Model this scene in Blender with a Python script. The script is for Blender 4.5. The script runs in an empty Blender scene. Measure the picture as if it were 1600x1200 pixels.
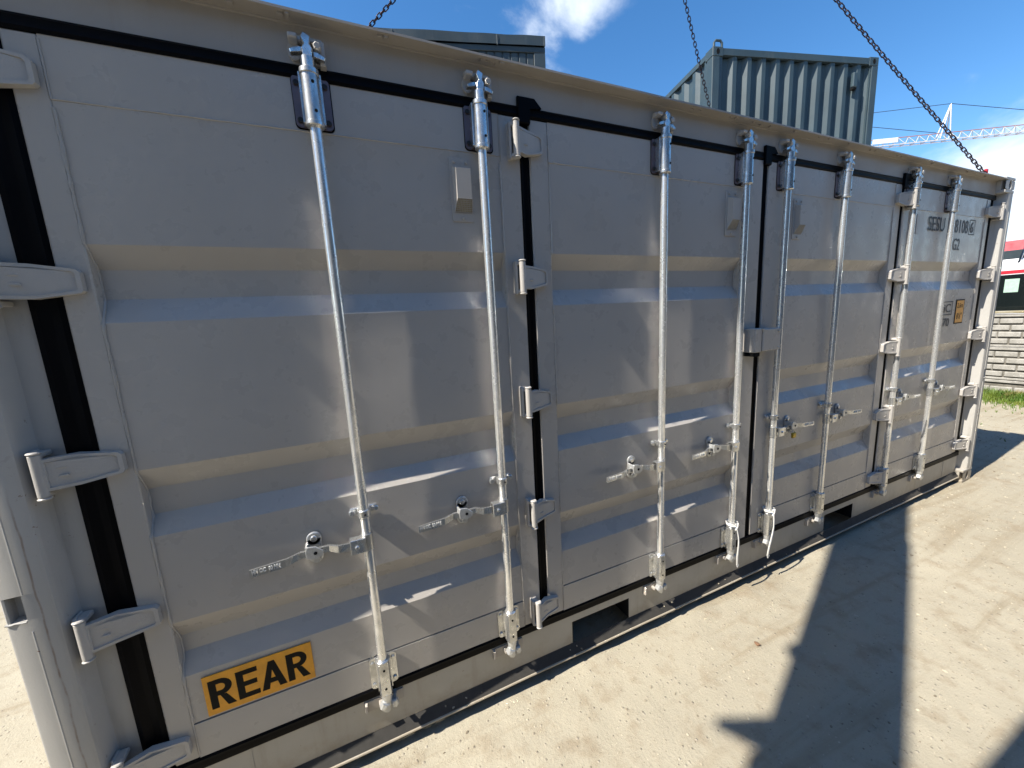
import bpy, bmesh, math, random
from mathutils import Vector, Matrix, noise
random.seed(7)
C = bpy.context.scene.collection
scene = bpy.context.scene
PI = math.pi

# ------------------------------------------------------------------ camera
CAM = Vector((0.8894, -1.4251, 1.6794))
yaw, pit, rol = 0.4119, -0.1663, -0.0540
fw = Vector((math.sin(yaw)*math.cos(pit), math.cos(yaw)*math.cos(pit), math.sin(pit)))
rt0 = Vector((math.cos(yaw), -math.sin(yaw), 0)); up0 = rt0.cross(fw)
rt = math.cos(rol)*rt0 + math.sin(rol)*up0
up = -math.sin(rol)*rt0 + math.cos(rol)*up0
cd = bpy.data.cameras.new('camera'); cam = bpy.data.objects.new('camera', cd); C.objects.link(cam)
cam.matrix_world = Matrix(((rt.x, up.x, -fw.x, CAM.x), (rt.y, up.y, -fw.y, CAM.y), (rt.z, up.z, -fw.z, CAM.z), (0, 0, 0, 1)))
cd.sensor_width = 36; cd.lens = 601.62/1600*36; cd.clip_start = 0.02; cd.clip_end = 3000
scene.camera = cam

# ------------------------------------------------------------------ light
SAZ, SEL = math.radians(4.1), math.radians(50)
S = Vector((-math.cos(SAZ)*math.cos(SEL), -math.sin(SAZ)*math.cos(SEL), math.sin(SEL)))   # towards the sun
sl = bpy.data.lights.new('sun', 'SUN'); sl.energy = 5.0; sl.angle = math.radians(0.53); sl.color = (1.0, 0.94, 0.83)
so = bpy.data.objects.new('sun', sl); C.objects.link(so)
so.rotation_mode = 'QUATERNION'; so.rotation_quaternion = S.to_track_quat('Z', 'Y'); so.location = (-20, -2, 25)
w = bpy.data.worlds.new('World'); scene.world = w; w.use_nodes = True
nt = w.node_tree; nt.nodes.clear()
N = nt.nodes.new; LK = nt.links.new
def vmath(op, a, b=None, tree=None):
    t = tree or nt; n = t.nodes.new('ShaderNodeVectorMath'); n.operation = op
    for i, q in enumerate((a, b)):
        if q is None: continue
        if isinstance(q, (tuple, Vector)): n.inputs[i].default_value = tuple(q)
        else: t.links.new(q, n.inputs[i])
    return n
def fmath(op, a, b=None, tree=None, clamp=False):
    t = tree or nt; n = t.nodes.new('ShaderNodeMath'); n.operation = op; n.use_clamp = clamp
    for i, q in enumerate((a, b)):
        if q is None: continue
        if isinstance(q, (int, float)): n.inputs[i].default_value = q
        else: t.links.new(q, n.inputs[i])
    return n.outputs[0]
def mrange(v, a, b, c=0.0, d=1.0, tree=None, smooth=True):
    t = tree or nt; n = t.nodes.new('ShaderNodeMapRange')
    n.interpolation_type = 'SMOOTHSTEP' if smooth else 'LINEAR'
    t.links.new(v, n.inputs['Value'])
    for k, q in (('From Min', a), ('From Max', b), ('To Min', c), ('To Max', d)): n.inputs[k].default_value = q
    return n.outputs['Result']
sky = N('ShaderNodeTexSky'); sky.sky_type = 'NISHITA'; sky.sun_disc = False
sky.sun_elevation = SEL; sky.sun_rotation = math.atan2(S.x, S.y); sky.air_density = 1.0; sky.dust_density = 0.2; sky.ozone_density = 3.0
tc = N('ShaderNodeTexCoord')
mp = N('ShaderNodeMapping'); LK(tc.outputs['Generated'], mp.inputs[0]); mp.inputs['Scale'].default_value = (1, 1, 1.7)
n1 = N('ShaderNodeTexNoise'); LK(mp.outputs[0], n1.inputs['Vector']); n1.inputs['Scale'].default_value = 3.4; n1.inputs['Detail'].default_value = 9; n1.inputs['Roughness'].default_value = 0.56; n1.inputs['Distortion'].default_value = 0.35
def blob(px, py, rad_in, rad_out):
    d = (fw + rt*((px-800)/601.62) + up*((600-py)/601.62)).normalized()
    dv = vmath('DISTANCE', tc.outputs['Generated'], tuple(d)).outputs['Value']
    return mrange(dv, rad_in, rad_out, 1.0, 0.0)
b1 = blob(940, -40, 0.0, 0.155)
sep = N('ShaderNodeSeparateXYZ'); LK(tc.outputs['Generated'], sep.inputs[0])
low = mrange(sep.outputs[2], 0.17, 0.30, 1.0, 0.0)
b2 = blob(1650, 370, 0.12, 0.30)
cov = fmath('MAXIMUM', fmath('MULTIPLY', b1, 0.72), fmath('MAXIMUM', fmath('MULTIPLY', b2, 1.25), fmath('MULTIPLY', low, 0.55)))
thr = fmath('ADD', n1.outputs['Fac'], fmath('MULTIPLY', cov, 0.27))
cl = mrange(thr, 0.60, 0.86, 0.0, 0.90)
mx = N('ShaderNodeMixRGB'); LK(cl, mx.inputs[0])
hs = N('ShaderNodeHueSaturation'); hs.inputs['Saturation'].default_value = 1.26; hs.inputs['Value'].default_value = 1.42; LK(sky.outputs[0], hs.inputs['Color'])
LK(hs.outputs[0], mx.inputs[1]); mx.inputs[2].default_value = (7.6, 8.3, 9.2, 1)
bg = N('ShaderNodeBackground'); bg.inputs['Strength'].default_value = 0.076; LK(mx.outputs[0], bg.inputs[0])
ow = N('ShaderNodeOutputWorld'); LK(bg.outputs[0], ow.inputs[0])
scene.view_settings.view_transform = 'Standard'; scene.view_settings.look = 'None'
scene.view_settings.exposure = 1.0; scene.view_settings.gamma = 1.0; scene.view_settings.use_curve_mapping = False
scene.cycles.max_bounces = 8; scene.cycles.diffuse_bounces = 4; scene.cycles.glossy_bounces = 4
scene.cycles.caustics_reflective = True; scene.cycles.blur_glossy = 0.1; scene.cycles.sample_clamp_indirect = 0

# ------------------------------------------------------------------ materials
def newmat(name):
    m = bpy.data.materials.new(name); m.use_nodes = True
    t = m.node_tree; b = t.nodes['Principled BSDF']
    return m, t, b
def ntex(t, scale, detail=4, rough=0.5, vec=None, dist=0.0):
    n = t.nodes.new('ShaderNodeTexNoise'); n.inputs['Scale'].default_value = scale
    n.inputs['Detail'].default_value = detail; n.inputs['Roughness'].default_value = rough; n.inputs['Distortion'].default_value = dist
    if vec is not None: t.links.new(vec, n.inputs['Vector'])
    return n.outputs['Fac']
def coords(t, scale=(1, 1, 1)):
    g = t.nodes.new('ShaderNodeNewGeometry'); mp = t.nodes.new('ShaderNodeMapping')
    t.links.new(g.outputs['Position'], mp.inputs[0]); mp.inputs['Scale'].default_value = scale
    return mp.outputs[0]
def mix(t, fac, a, b):
    n = t.nodes.new('ShaderNodeMixRGB')
    if isinstance(fac, (int, float)): n.inputs[0].default_value = fac
    else: t.links.new(fac, n.inputs[0])
    for i, q in ((1, a), (2, b)):
        if isinstance(q, tuple): n.inputs[i].default_value = (*q, 1)
        else: t.links.new(q, n.inputs[i])
    return n.outputs[0]
def bump(t, b, h, strength=0.2, dist=0.01):
    n = t.nodes.new('ShaderNodeBump'); n.inputs['Strength'].default_value = strength; n.inputs['Distance'].default_value = dist
    t.links.new(h, n.inputs['Height']); t.links.new(n.outputs[0], b.inputs['Normal'])
def paint(name, col, rough=0.45, dirt=0.25, dirtcol=(0.22, 0.19, 0.15), var=0.06, peel=0.05, spec=0.5, dsc=3.0, coat=0.0, chips=0.0):
    m, t, b = newmat(name); p = coords(t)
    v = ntex(t, 2.2, 5, 0.6, p)
    c2 = tuple(x*(1-var*2) for x in col)
    c = mix(t, mrange(v, 0.3, 0.7, 0, 1, t), col, c2)
    streak = ntex(t, 1, 6, 0.65, coords(t, (dsc*6, dsc*6, dsc*0.7)))
    sp = ntex(t, 60, 3, 0.5, p)
    f = fmath('MULTIPLY', mrange(streak, 0.52, 0.78, 0, 1, t), dirt, t)
    c = mix(t, f, c, dirtcol)
    f2 = fmath('MULTIPLY', mrange(sp, 0.70, 0.78, 0, 1, t), dirt*1.6, t, True)
    c = mix(t, f2, c, dirtcol)
    if dirt == 0:
        f4 = mrange(ntex(t, 85, 2, 0.4, p), 0.795, 0.82, 0, 0.7, t); c = mix(t, f4, c, (0.16, 0.12, 0.09))
        f5 = mrange(ntex(t, 1.0, 7, 0.7, coords(t, (9, 9, 1.1))), 0.5, 0.85, 0, 0.12, t); c = mix(t, f5, c, (0.30, 0.26, 0.21))
    if chips > 0:
        ch = ntex(t, 35, 4, 0.6, p, 0.6); big = ntex(t, 2.7, 3, 0.5, p)
        f3 = fmath('MULTIPLY', mrange(ch, 0.66, 0.69, 0, 1, t), mrange(big, 0.5, 0.62, 0, chips, t), t)
        c = mix(t, f3, c, (0.13, 0.06, 0.035))
    if dirt > 0.2:
        g = t.nodes.new('ShaderNodeNewGeometry'); sz = t.nodes.new('ShaderNodeSeparateXYZ'); t.links.new(g.outputs['Position'], sz.inputs[0])
        hz = fmath('ADD', sz.outputs[2], fmath('MULTIPLY', ntex(t, 11, 6, 0.75, p), 0.30, t), t)
        c = mix(t, mrange(hz, 0.16, 0.34, 0.8, 0, t), c, (0.30, 0.25, 0.18))
    t.links.new(c, b.inputs['Base Color'])
    r = mrange(ntex(t, 9, 4, 0.6, p), 0.3, 0.7, rough-0.06, rough+0.08, t); t.links.new(r, b.inputs['Roughness'])
    b.inputs['Specular IOR Level'].default_value = spec
    if coat: b.inputs['Coat Weight'].default_value = coat; b.inputs['Coat Roughness'].default_value = 0.2
    if peel: bump(t, b, ntex(t, 240, 2, 0.5, p), peel, 0.002)
    return m
GREY = paint('grey_paint', (0.425, 0.394, 0.358), 0.30, 0.0, (0.2, 0.17, 0.14), 0.025, 0.05, spec=0.5)
POST = paint('grey_post_paint', (0.43, 0.415, 0.39), 0.5, 0.42, (0.20, 0.18, 0.15), 0.05, 0.10, chips=1.0)
CAST = paint('hinge_paint', (0.44, 0.415, 0.385), 0.42, 0.18, (0.25, 0.22, 0.19), 0.04, 0.35)
RAIL = paint('rail_paint', (0.37, 0.335, 0.295), 0.5, 0.25, (0.27, 0.22, 0.16), 0.05, 0.08)
RAILB = paint('sill_paint', (0.43, 0.40, 0.345), 0.5, 0.35, (0.24, 0.19, 0.13), 0.05, 0.08)
GREEN = paint('slate_green_paint', (0.040, 0.066, 0.080), 0.5, 0.30, (0.16, 0.17, 0.16), 0.10, 0.05, dsc=1.2)
OFFICE = paint('anthracite_sheet', (0.030, 0.045, 0.054), 0.45, 0.2, (0.12, 0.13, 0.13), 0.08, 0.04)
WHITE = paint('white_vehicle_paint', (0.78, 0.78, 0.78), 0.3, 0.12, (0.4, 0.37, 0.32), 0.03, 0.0, coat=0.4)
RED = paint('red_paint', (0.48, 0.025, 0.04), 0.35, 0.15, (0.2, 0.08, 0.06), 0.06, 0.0)
BOOM = paint('crane_boom_paint', (0.33, 0.34, 0.34), 0.4, 0.3, (0.12, 0.1, 0.09), 0.05, 0.02)
CRANEW = paint('tower_crane_paint', (0.62, 0.60, 0.60), 0.5, 0.3, (0.45, 0.22, 0.16), 0.1, 0)
def simple(name, col, rough=0.5, metal=0.0, spec=0.5):
    m, t, b = newmat(name); p = coords(t)
    v = ntex(t, 25, 4, 0.6, p)
    t.links.new(mix(t, mrange(v, 0.3, 0.7, 0, 1, t), col, tuple(x*0.8 for x in col)), b.inputs['Base Color'])
    b.inputs['Roughness'].default_value = rough; b.inputs['Metallic'].default_value = metal; b.inputs['Specular IOR Level'].default_value = spec
    return m
def galv(name, col, rough=0.33, mott=0.35, met=1.0):
    m, t, b = newmat(name); p = coords(t, (1, 1, 0.45))
    v = t.nodes.new('ShaderNodeTexVoronoi'); v.inputs['Scale'].default_value = 90; t.links.new(coords(t), v.inputs['Vector'])
    n = ntex(t, 26, 6, 0.7, p, 1.0)
    c = mix(t, mrange(n, 0.38, 0.66, 0, 1, t), col, tuple(x*(1-mott) for x in col))
    sepc = t.nodes.new('ShaderNodeSeparateColor'); t.links.new(v.outputs['Color'], sepc.inputs[0])
    c = mix(t, fmath('MULTIPLY', sepc.outputs[0], 0.25, t), c, tuple(x*0.6 for x in col))
    t.links.new(c, b.inputs['Base Color']); b.inputs['Metallic'].default_value = met
    t.links.new(mrange(n, 0.3, 0.7, rough-0.07, rough+0.14, t), b.inputs['Roughness'])
    bump(t, b, n, 0.12, 0.003)
    return m
GALV = galv('galvanised_steel', (0.86, 0.855, 0.84), 0.19, 0.20, 0.72)
ZINC = galv('zinc_plated_steel', (0.72, 0.72, 0.71), 0.25, 0.40, 0.85)
ZINCW = galv('bright_zinc_casting', (0.66, 0.66, 0.65), 0.36, 0.30, 0.6)
FLANGE = simple('dark_flange', (0.045, 0.042, 0.038), 0.7, 0, 0.3)  # one even dark colour for the sloping flange of the bottom rail
PLATE = simple('primer_plate', (0.20, 0.15, 0.16), 0.4, 0.55)
BLACK = simple('rubber_seal', (0.002, 0.002, 0.003), 0.5, 0, 0.08)
VOID = simple('dark_inside', (0.012, 0.012, 0.012), 0.9, 0, 0.1)
SOOT = simple('dark_steel', (0.035, 0.033, 0.035), 0.5, 0.5)
YEL = simple('sticker_orange', (0.84, 0.36, 0.010), 0.35)
INK = simple('black_print', (0.004, 0.004, 0.004), 0.6, 0, 0.15)
INKG = simple('dark_stencil', (0.028, 0.030, 0.040), 0.5)
CHAIN = simple('chain_steel', (0.045, 0.032, 0.04), 0.42, 0.7)
ROPE = simple('white_cord', (0.72, 0.71, 0.68), 0.8)
BRASS = simple('brass', (0.42, 0.30, 0.03), 0.35, 0.6)
GLASS = simple('dark_window_glass', (0.01, 0.014, 0.014), 0.06, 0, 0.8)
PAPER = simple('pale_green_paper', (0.42, 0.60, 0.48), 0.8)
WHITEP = simple('white_plate', (0.75, 0.76, 0.78), 0.4)
TYRE = simple('tyre_rubber', (0.02, 0.02, 0.02), 0.8)
CHROME = simple('chrome_tube', (0.7, 0.7, 0.72), 0.15, 1.0)
TAN = simple('weathered_trim', (0.38, 0.33, 0.20), 0.7)
def rustpost():
    m = POST.copy(); m.name = 'post_paint_rust_streak'; t = m.node_tree; b = t.nodes['Principled BSDF']
    src = b.inputs['Base Color'].links[0].from_socket
    g = t.nodes.new('ShaderNodeNewGeometry'); s = t.nodes.new('ShaderNodeSeparateXYZ'); t.links.new(g.outputs['Position'], s.inputs[0])
    wz = ntex(t, 1, 3, 0.5, coords(t, (0, 0, 5)))
    cx = fmath('ADD', fmath('MULTIPLY', wz, 0.03, t), 0.056, t)
    d = fmath('ABSOLUTE', fmath('SUBTRACT', s.outputs[0], cx, t), None, t)
    f = fmath('MULTIPLY', mrange(d, 0.0006, 0.0035, 0.62, 0, t), mrange(s.outputs[2], 1.35, 1.15, 0, 1, t), t)
    f = fmath('MULTIPLY', f, mrange(ntex(t, 14, 4, 0.6, coords(t, (1, 1, 1))), 0.35, 0.6, 0.25, 1, t), t)
    c = mix(t, f, src, (0.16, 0.075, 0.03)); t.links.new(c, b.inputs['Base Color'])
    return m
RUSTP = rustpost()
def groundmat():
    m, t, b = newmat('dry_sand_and_grit'); p = coords(t)
    a = ntex(t, 0.55, 6, 0.6, p, 0.4); d = ntex(t, 7, 6, 0.65, p); f = ntex(t, 90, 4, 0.7, p); h = ntex(t, 330, 2, 0.6, p)
    c = mix(t, mrange(a, 0.35, 0.65, 0, 1, t), (0.356, 0.322, 0.250), (0.316, 0.285, 0.220))
    c = mix(t, mrange(d, 0.48, 0.72, 0, 0.75, t), c, (0.245, 0.198, 0.138))
    tr = ntex(t, 1, 6, 0.6, coords(t, (0.5, 7, 1)), 0.6)
    c = mix(t, mrange(tr, 0.50, 0.7, 0, 0.7, t), c, (0.24, 0.197, 0.135))
    c = mix(t, mrange(f, 0.60, 0.74, 0, 0.5, t), c, (0.14, 0.115, 0.08))
    c = mix(t, mrange(h, 0.32, 0.2, 0, 0.5, t), c, (0.10, 0.08, 0.065))
    v = t.nodes.new('ShaderNodeTexVoronoi'); v.inputs['Scale'].default_value = 46; t.links.new(p, v.inputs['Vector'])
    peb = mrange(v.outputs['Distance'], 0.12, 0.30, 1, 0, t)
    sc = t.nodes.new('ShaderNodeSeparateColor'); t.links.new(v.outputs['Color'], sc.inputs[0])
    pm = fmath('MULTIPLY', peb, fmath('GREATER_THAN', sc.outputs[0], 0.72, t), t)
    c = mix(t, fmath('MULTIPLY', pm, 0.55, t), c, mix(t, sc.outputs[1], (0.15, 0.125, 0.10), (0.42, 0.38, 0.32)))
    t.links.new(c, b.inputs['Base Color']); b.inputs['Roughness'].default_value = 0.95; b.inputs['Specular IOR Level'].default_value = 0.15
    hh = fmath('ADD', fmath('MULTIPLY', d, 0.9, t), fmath('ADD', fmath('MULTIPLY', f, 0.45, t), fmath('ADD', fmath('MULTIPLY', h, 0.14, t), fmath('MULTIPLY', pm, 0.35, t), t), t), t)
    bump(t, b, hh, 0.75, 0.011)
    return m
GROUND = groundmat()
def concmat(name, c1, c2, rough=0.9):
    m, t, b = newmat(name); p = coords(t); a = ntex(t, 9, 7, 0.7, p)
    c = mix(t, mrange(a, 0.38, 0.62, 0, 1, t), c1, c2)
    c = mix(t, mrange(ntex(t, 60, 4, 0.7, p), 0.55, 0.7, 0, 0.5, t), c, tuple(x*0.45 for x in c1))
    t.links.new(c, b.inputs['Base Color']); b.inputs['Roughness'].default_value = rough
    bump(t, b, ntex(t, 70, 5, 0.7, p), 0.6, 0.01); return m
CONC = concmat('weathered_concrete', (0.28, 0.268, 0.240), (0.37, 0.355, 0.325))
MORT = concmat('dark_joint_concrete', (0.13, 0.12, 0.10), (0.20, 0.185, 0.16))
CONCT = concmat('lichen_concrete', (0.27, 0.23, 0.14), (0.34, 0.31, 0.235))
def grassmat():
    m, t, b = newmat('grass_blades'); p = coords(t)
    c = mix(t, mrange(ntex(t, 3.5, 4, 0.6, p), 0.4, 0.62, 0, 1, t), (0.065, 0.13, 0.012), (0.12, 0.17, 0.02))
    c = mix(t, mrange(ntex(t, 2.2, 3, 0.6, p), 0.56, 0.66, 0, 0.75, t), c, (0.30, 0.22, 0.09))
    t.links.new(c, b.inputs['Base Color']); b.inputs['Roughness'].default_value = 0.6
    return m
GRASS = grassmat()
def stonemat():
    m, t, b = newmat('grit_stones'); i = t.nodes.new('ShaderNodeNewGeometry')
    c = mix(t, i.outputs['Random Per Island'], (0.15, 0.122, 0.085), (0.42, 0.375, 0.29))
    t.links.new(c, b.inputs['Base Color']); b.inputs['Roughness'].default_value = 0.85; return m
STONE = stonemat()

# ------------------------------------------------------------------ mesh helper
class MB:
    def __init__(s): s.v = []; s.f = []; s.m = []
    def add(s, vs, fs, mi=0):
        o = len(s.v); s.v += [tuple(q) for q in vs]; s.f += [tuple(o+i for i in f) for f in fs]; s.m += [mi]*len(fs)
    def box(s, x0, x1, y0, y1, z0, z1, b=0.0, mi=0):
        x0, x1 = sorted((x0, x1)); y0, y1 = sorted((y0, y1)); z0, z1 = sorted((z0, z1))
        b = min(b, (x1-x0)*0.45, (y1-y0)*0.45, (z1-z0)*0.45)
        if b <= 0:
            vs = [(x, y, z) for x in (x0, x1) for y in (y0, y1) for z in (z0, z1)]
            s.add(vs, [(0, 1, 3, 2), (4, 6, 7, 5), (0, 4, 5, 1), (2, 3, 7, 6), (0, 2, 6, 4), (1, 5, 7, 3)], mi); return
        c = ((x0+x1)/2, (y0+y1)/2, (z0+z1)/2); h = ((x1-x0)/2, (y1-y0)/2, (z1-z0)/2)
        idx = {}; vs = []
        for sg in [(i, j, k) for i in (-1, 1) for j in (-1, 1) for k in (-1, 1)]:
            for a in range(3):
                idx[(sg, a)] = len(vs)
                vs.append(tuple(c[k] + sg[k]*(h[k] if k == a else h[k]-b) for k in range(3)))
        fs = []
        for a in range(3):
            u, v = [k for k in range(3) if k != a]
            for sgn in (-1, 1):
                q = []
                for su, sv in ((-1, -1), (1, -1), (1, 1), (-1, 1)):
                    t = [0, 0, 0]; t[a] = sgn; t[u] = su; t[v] = sv; q.append(idx[(tuple(t), a)])
                fs.append(tuple(q))
            for su in (-1, 1):
                for sv in (-1, 1):
                    q = []
                    for sa, ax in ((-1, u), (1, u), (1, v), (-1, v)):
                        t = [0, 0, 0]; t[a] = sa; t[u] = su; t[v] = sv; q.append(idx[(tuple(t), ax)])
                    fs.append(tuple(q))
        for sg in [(i, j, k) for i in (-1, 1) for j in (-1, 1) for k in (-1, 1)]:
            fs.append(tuple(idx[(sg, a)] for a in range(3)))
        s.add(vs, fs, mi)
    def cyl(s, p0, p1, r, n=14, mi=0, r2=None, caps=True, bev=0.0):
        p0, p1 = Vector(p0), Vector(p1); d = (p1-p0); L = d.length; d.normalize()
        a = d.orthogonal().normalized(); b = d.cross(a); r2 = r if r2 is None else r2
        rings = [(0, r), (L, r2)]
        if bev > 0: rings = [(0, r-bev), (bev, r), (L-bev, r2), (L, r2-bev)]
        vs = []
        for h, rr in rings:
            for i in range(n):
                t = 2*PI*i/n; vs.append(p0 + d*h + (a*math.cos(t)+b*math.sin(t))*rr)
        fs = []
        for k in range(len(rings)-1):
            for i in range(n): fs.append((k*n+i, k*n+(i+1) % n, (k+1)*n+(i+1) % n, (k+1)*n+i))
        if caps: fs.append(tuple(range(n))[::-1]); fs.append(tuple((len(rings)-1)*n+i for i in range(n)))
        s.add(vs, fs, mi)
    def tube(s, path, r, n=6, mi=0, closed=False):
        P = [Vector(p) for p in path]; m = len(P); vs = []; fs = []
        rr = r if isinstance(r, (list, tuple)) else [r]*m
        prev = None
        for i in range(m):
            if closed: d = (P[(i+1) % m]-P[i-1])
            else: d = P[min(i+1, m-1)]-P[max(i-1, 0)]
            d.normalize()
            if prev is None: a = d.orthogonal().normalized()
            else: a = (prev - d*prev.dot(d)).normalized()
            prev = a; b = d.cross(a)
            for k in range(n):
                t = 2*PI*k/n; vs.append(P[i] + (a*math.cos(t)+b*math.sin(t))*rr[i])
        for i in range(m if closed else m-1):
            j = (i+1) % m
            for k in range(n): fs.append((i*n+k, i*n+(k+1) % n, j*n+(k+1) % n, j*n+k))
        if not closed: fs.append(tuple(range(n))[::-1]); fs.append(tuple((m-1)*n+k for k in range(n)))
        s.add(vs, fs, mi)
    def prism(s, poly, axis, a0, a1, mi=0, bev=0.0):
        """poly in the two other axes (order x,y,z minus axis); extruded from a0 to a1; bev shrinks the a0 end"""
        n = len(poly); cx = sum(p[0] for p in poly)/n; cy = sum(p[1] for p in poly)/n
        def mk(p, a):
            if axis == 'x': return (a, p[0], p[1])
            if axis == 'y': return (p[0], a, p[1])
            return (p[0], p[1], a)
        if bev > 0:
            sg = 1 if a1 > a0 else -1; ins = []
            for p in poly:
                dx, dy = cx-p[0], cy-p[1]; L = math.hypot(dx, dy) or 1; ins.append((p[0]+dx/L*bev*1.3, p[1]+dy/L*bev*1.3))
            vs = [mk(p, a0) for p in ins] + [mk(p, a0+sg*bev) for p in poly] + [mk(p, a1) for p in poly]; K = 3
        else: vs = [mk(p, a0) for p in poly] + [mk(p, a1) for p in poly]; K = 2
        fs = [tuple(range(n))[::-1], tuple((K-1)*n+i for i in range(n))]
        for k in range(K-1):
            for i in range(n): fs.append((k*n+i, k*n+(i+1) % n, (k+1)*n+(i+1) % n, (k+1)*n+i))
        s.add(vs, fs, mi)
    def beam(s, p0, p1, w0, h0, w1=None, h1=None, mi=0):
        p0, p1 = Vector(p0), Vector(p1); d = (p1-p0).normalized(); sd = d.cross(Vector((0, 0, 1)))
        sd = sd.normalized() if sd.length > 1e-4 else Vector((1, 0, 0)); u = sd.cross(d)
        w1 = w1 or w0; h1 = h1 or h0; vs = []
        for p, ww, hh in ((p0, w0, h0), (p1, w1, h1)):
            for a, b in ((-1, -1), (1, -1), (1, 1), (-1, 1)): vs.append(p + sd*a*ww/2 + u*b*hh/2)
        s.add(vs, [(3, 2, 1, 0), (4, 5, 6, 7), (0, 1, 5, 4), (1, 2, 6, 5), (2, 3, 7, 6), (3, 0, 4, 7)], mi)
    def mesh(s, name, mats, smooth=30, recalc=True, flipx=False):
        if not isinstance(mats, (list, tuple)): mats = [mats]
        vs = [(-x, y, z) for x, y, z in s.v] if flipx else s.v
        me = bpy.data.meshes.new(name); me.from_pydata(vs, [], s.f)
        for m in mats: me.materials.append(m)
        me.polygons.foreach_set('material_index', s.m)
        if recalc:
            bm = bmesh.new(); bm.from_mesh(me); bmesh.ops.recalc_face_normals(bm, faces=bm.faces); bm.to_mesh(me); bm.free()
        if smooth:
            me.polygons.foreach_set('use_smooth', [True]*len(me.polygons)); me.set_sharp_from_angle(angle=math.radians(smooth))
        me.update(); return me
def link(name, me, parent=None, loc=(0, 0, 0), rot=(0, 0, 0)):
    o = bpy.data.objects.new(name, me); C.objects.link(o); o.parent = parent; o.location = loc; o.rotation_euler = rot
    return o
def tag(o, label=None, cat=None, group=None, kind=None):
    for k, v in (('label', label), ('category', cat), ('group', group), ('kind', kind)):
        if v: o[k] = v
    return o
def thing(name, label, cat, loc=(0, 0, 0), rotz=0, group=None):
    o = link(name, None, None, loc, (0, 0, rotz)); return tag(o, label, cat, group)
def rounded(x0, x1, z0, z1, r, n=4):
    p = []
    for cx, cz, a0 in ((x1-r, z1-r, 0), (x0+r, z1-r, 90), (x0+r, z0+r, 180), (x1-r, z0+r, 270)):
        for i in range(n+1):
            a = math.radians(a0+90*i/n); p.append((cx+r*math.cos(a), cz+r*math.sin(a)))
    return p
def ell(cx, cz, rx, rz, n=16): return [(cx+rx*math.cos(2*PI*i/n), cz+rz*math.sin(2*PI*i/n)) for i in range(n)]
def text_into(mb, s, x, y, z, w, h, depth=0.0006, bold=0.0, mi=0, shear=0, facing=-1, flip=False):
    """lettering of width w and cap height h, lower left at (x, z), on the plane y, facing -y"""
    cu = bpy.data.curves.new('t', 'FONT'); cu.body = s; cu.size = 1.0; cu.extrude = 0.0; cu.offset = bold; cu.resolution_u = 3
    o = bpy.data.objects.new('t', cu); C.objects.link(o)
    dg = bpy.context.evaluated_depsgraph_get(); me = bpy.data.meshes.new_from_object(o.evaluated_get(dg))
    vs = [v.co.copy() for v in me.vertices]; fs = [tuple(p.vertices) for p in me.polygons]
    C.objects.unlink(o); bpy.data.objects.remove(o); bpy.data.curves.remove(cu); bpy.data.meshes.remove(me)
    mnx = min(v.x for v in vs); mxx = max(v.x for v in vs); mny = min(v.y for v in vs); mxy = max(v.y for v in vs)
    sx, sz = w/(mxx-mnx), h/(mxy-mny)
    fr = [(x+(v.x-mnx)*sx, y-depth, z+(v.y-mny)*sz) for v in vs]
    bk = [(a, y, c) for a, b, c in fr]; n = len(vs); allf = list(fs)
    cnt = {}
    for f in fs:
        for i in range(len(f)):
            a, b = f[i], f[(i+1) % len(f)]; cnt[(a, b)] = 1
    for (a, b) in cnt:
        if (b, a) not in cnt: allf.append((a, b, b+n, a+n))
    mb.add(fr+bk, allf, mi)

# ------------------------------------------------------------------ ground
def gh(x, y):
    d = max(0.0, 1 - math.hypot(max(0, abs(x-3.5)-6), max(0, abs(y+0.5)-3))/6)
    h = 0.008*noise.noise(Vector((x*1.3, y*1.3, 3.1))) + 0.004*noise.noise(Vector((x*6, y*6, 1.7))) + 0.0024*noise.noise(Vector((x*19, y*19, 4.4))) + 0.0018*noise.noise(Vector((x*55, y*55, 8.4)))
    edge = math.exp(-((y+0.045)/0.05)**2)*0.022*max(0, noise.noise(Vector((x*3.1, 0.3, 9.9)))+0.1)   # sand heaped against the rail
    return (h-0.006)*d + edge
def axis_pts(a0, a1, step, far):
    p = []; x = a0
    while x < a1: p.append(x); x += step
    p.append(a1)
    g = step; lo = a0; hi = a1; L = []; H = []
    while hi < far: g *= 1.22; hi += g; lo -= g; L.append(lo); H.append(hi)
    return L[::-1] + p + H
xs = axis_pts(-0.8, 9.5, 0.026, 900); ys = axis_pts(-1.5, 1.2, 0.022, 900)
vs = [(x, y, gh(x, y)) for y in ys for x in xs]; nx = len(xs)
fs = [(j*nx+i, j*nx+i+1, (j+1)*nx+i+1, (j+1)*nx+i) for j in range(len(ys)-1) for i in range(nx-1)]
mb = MB(); mb.add(vs, fs); tag(link('ground', mb.mesh('ground', GROUND, 60, recalc=False)), kind='structure', label='pale sandy yard ground with grit and small stones')

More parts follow.
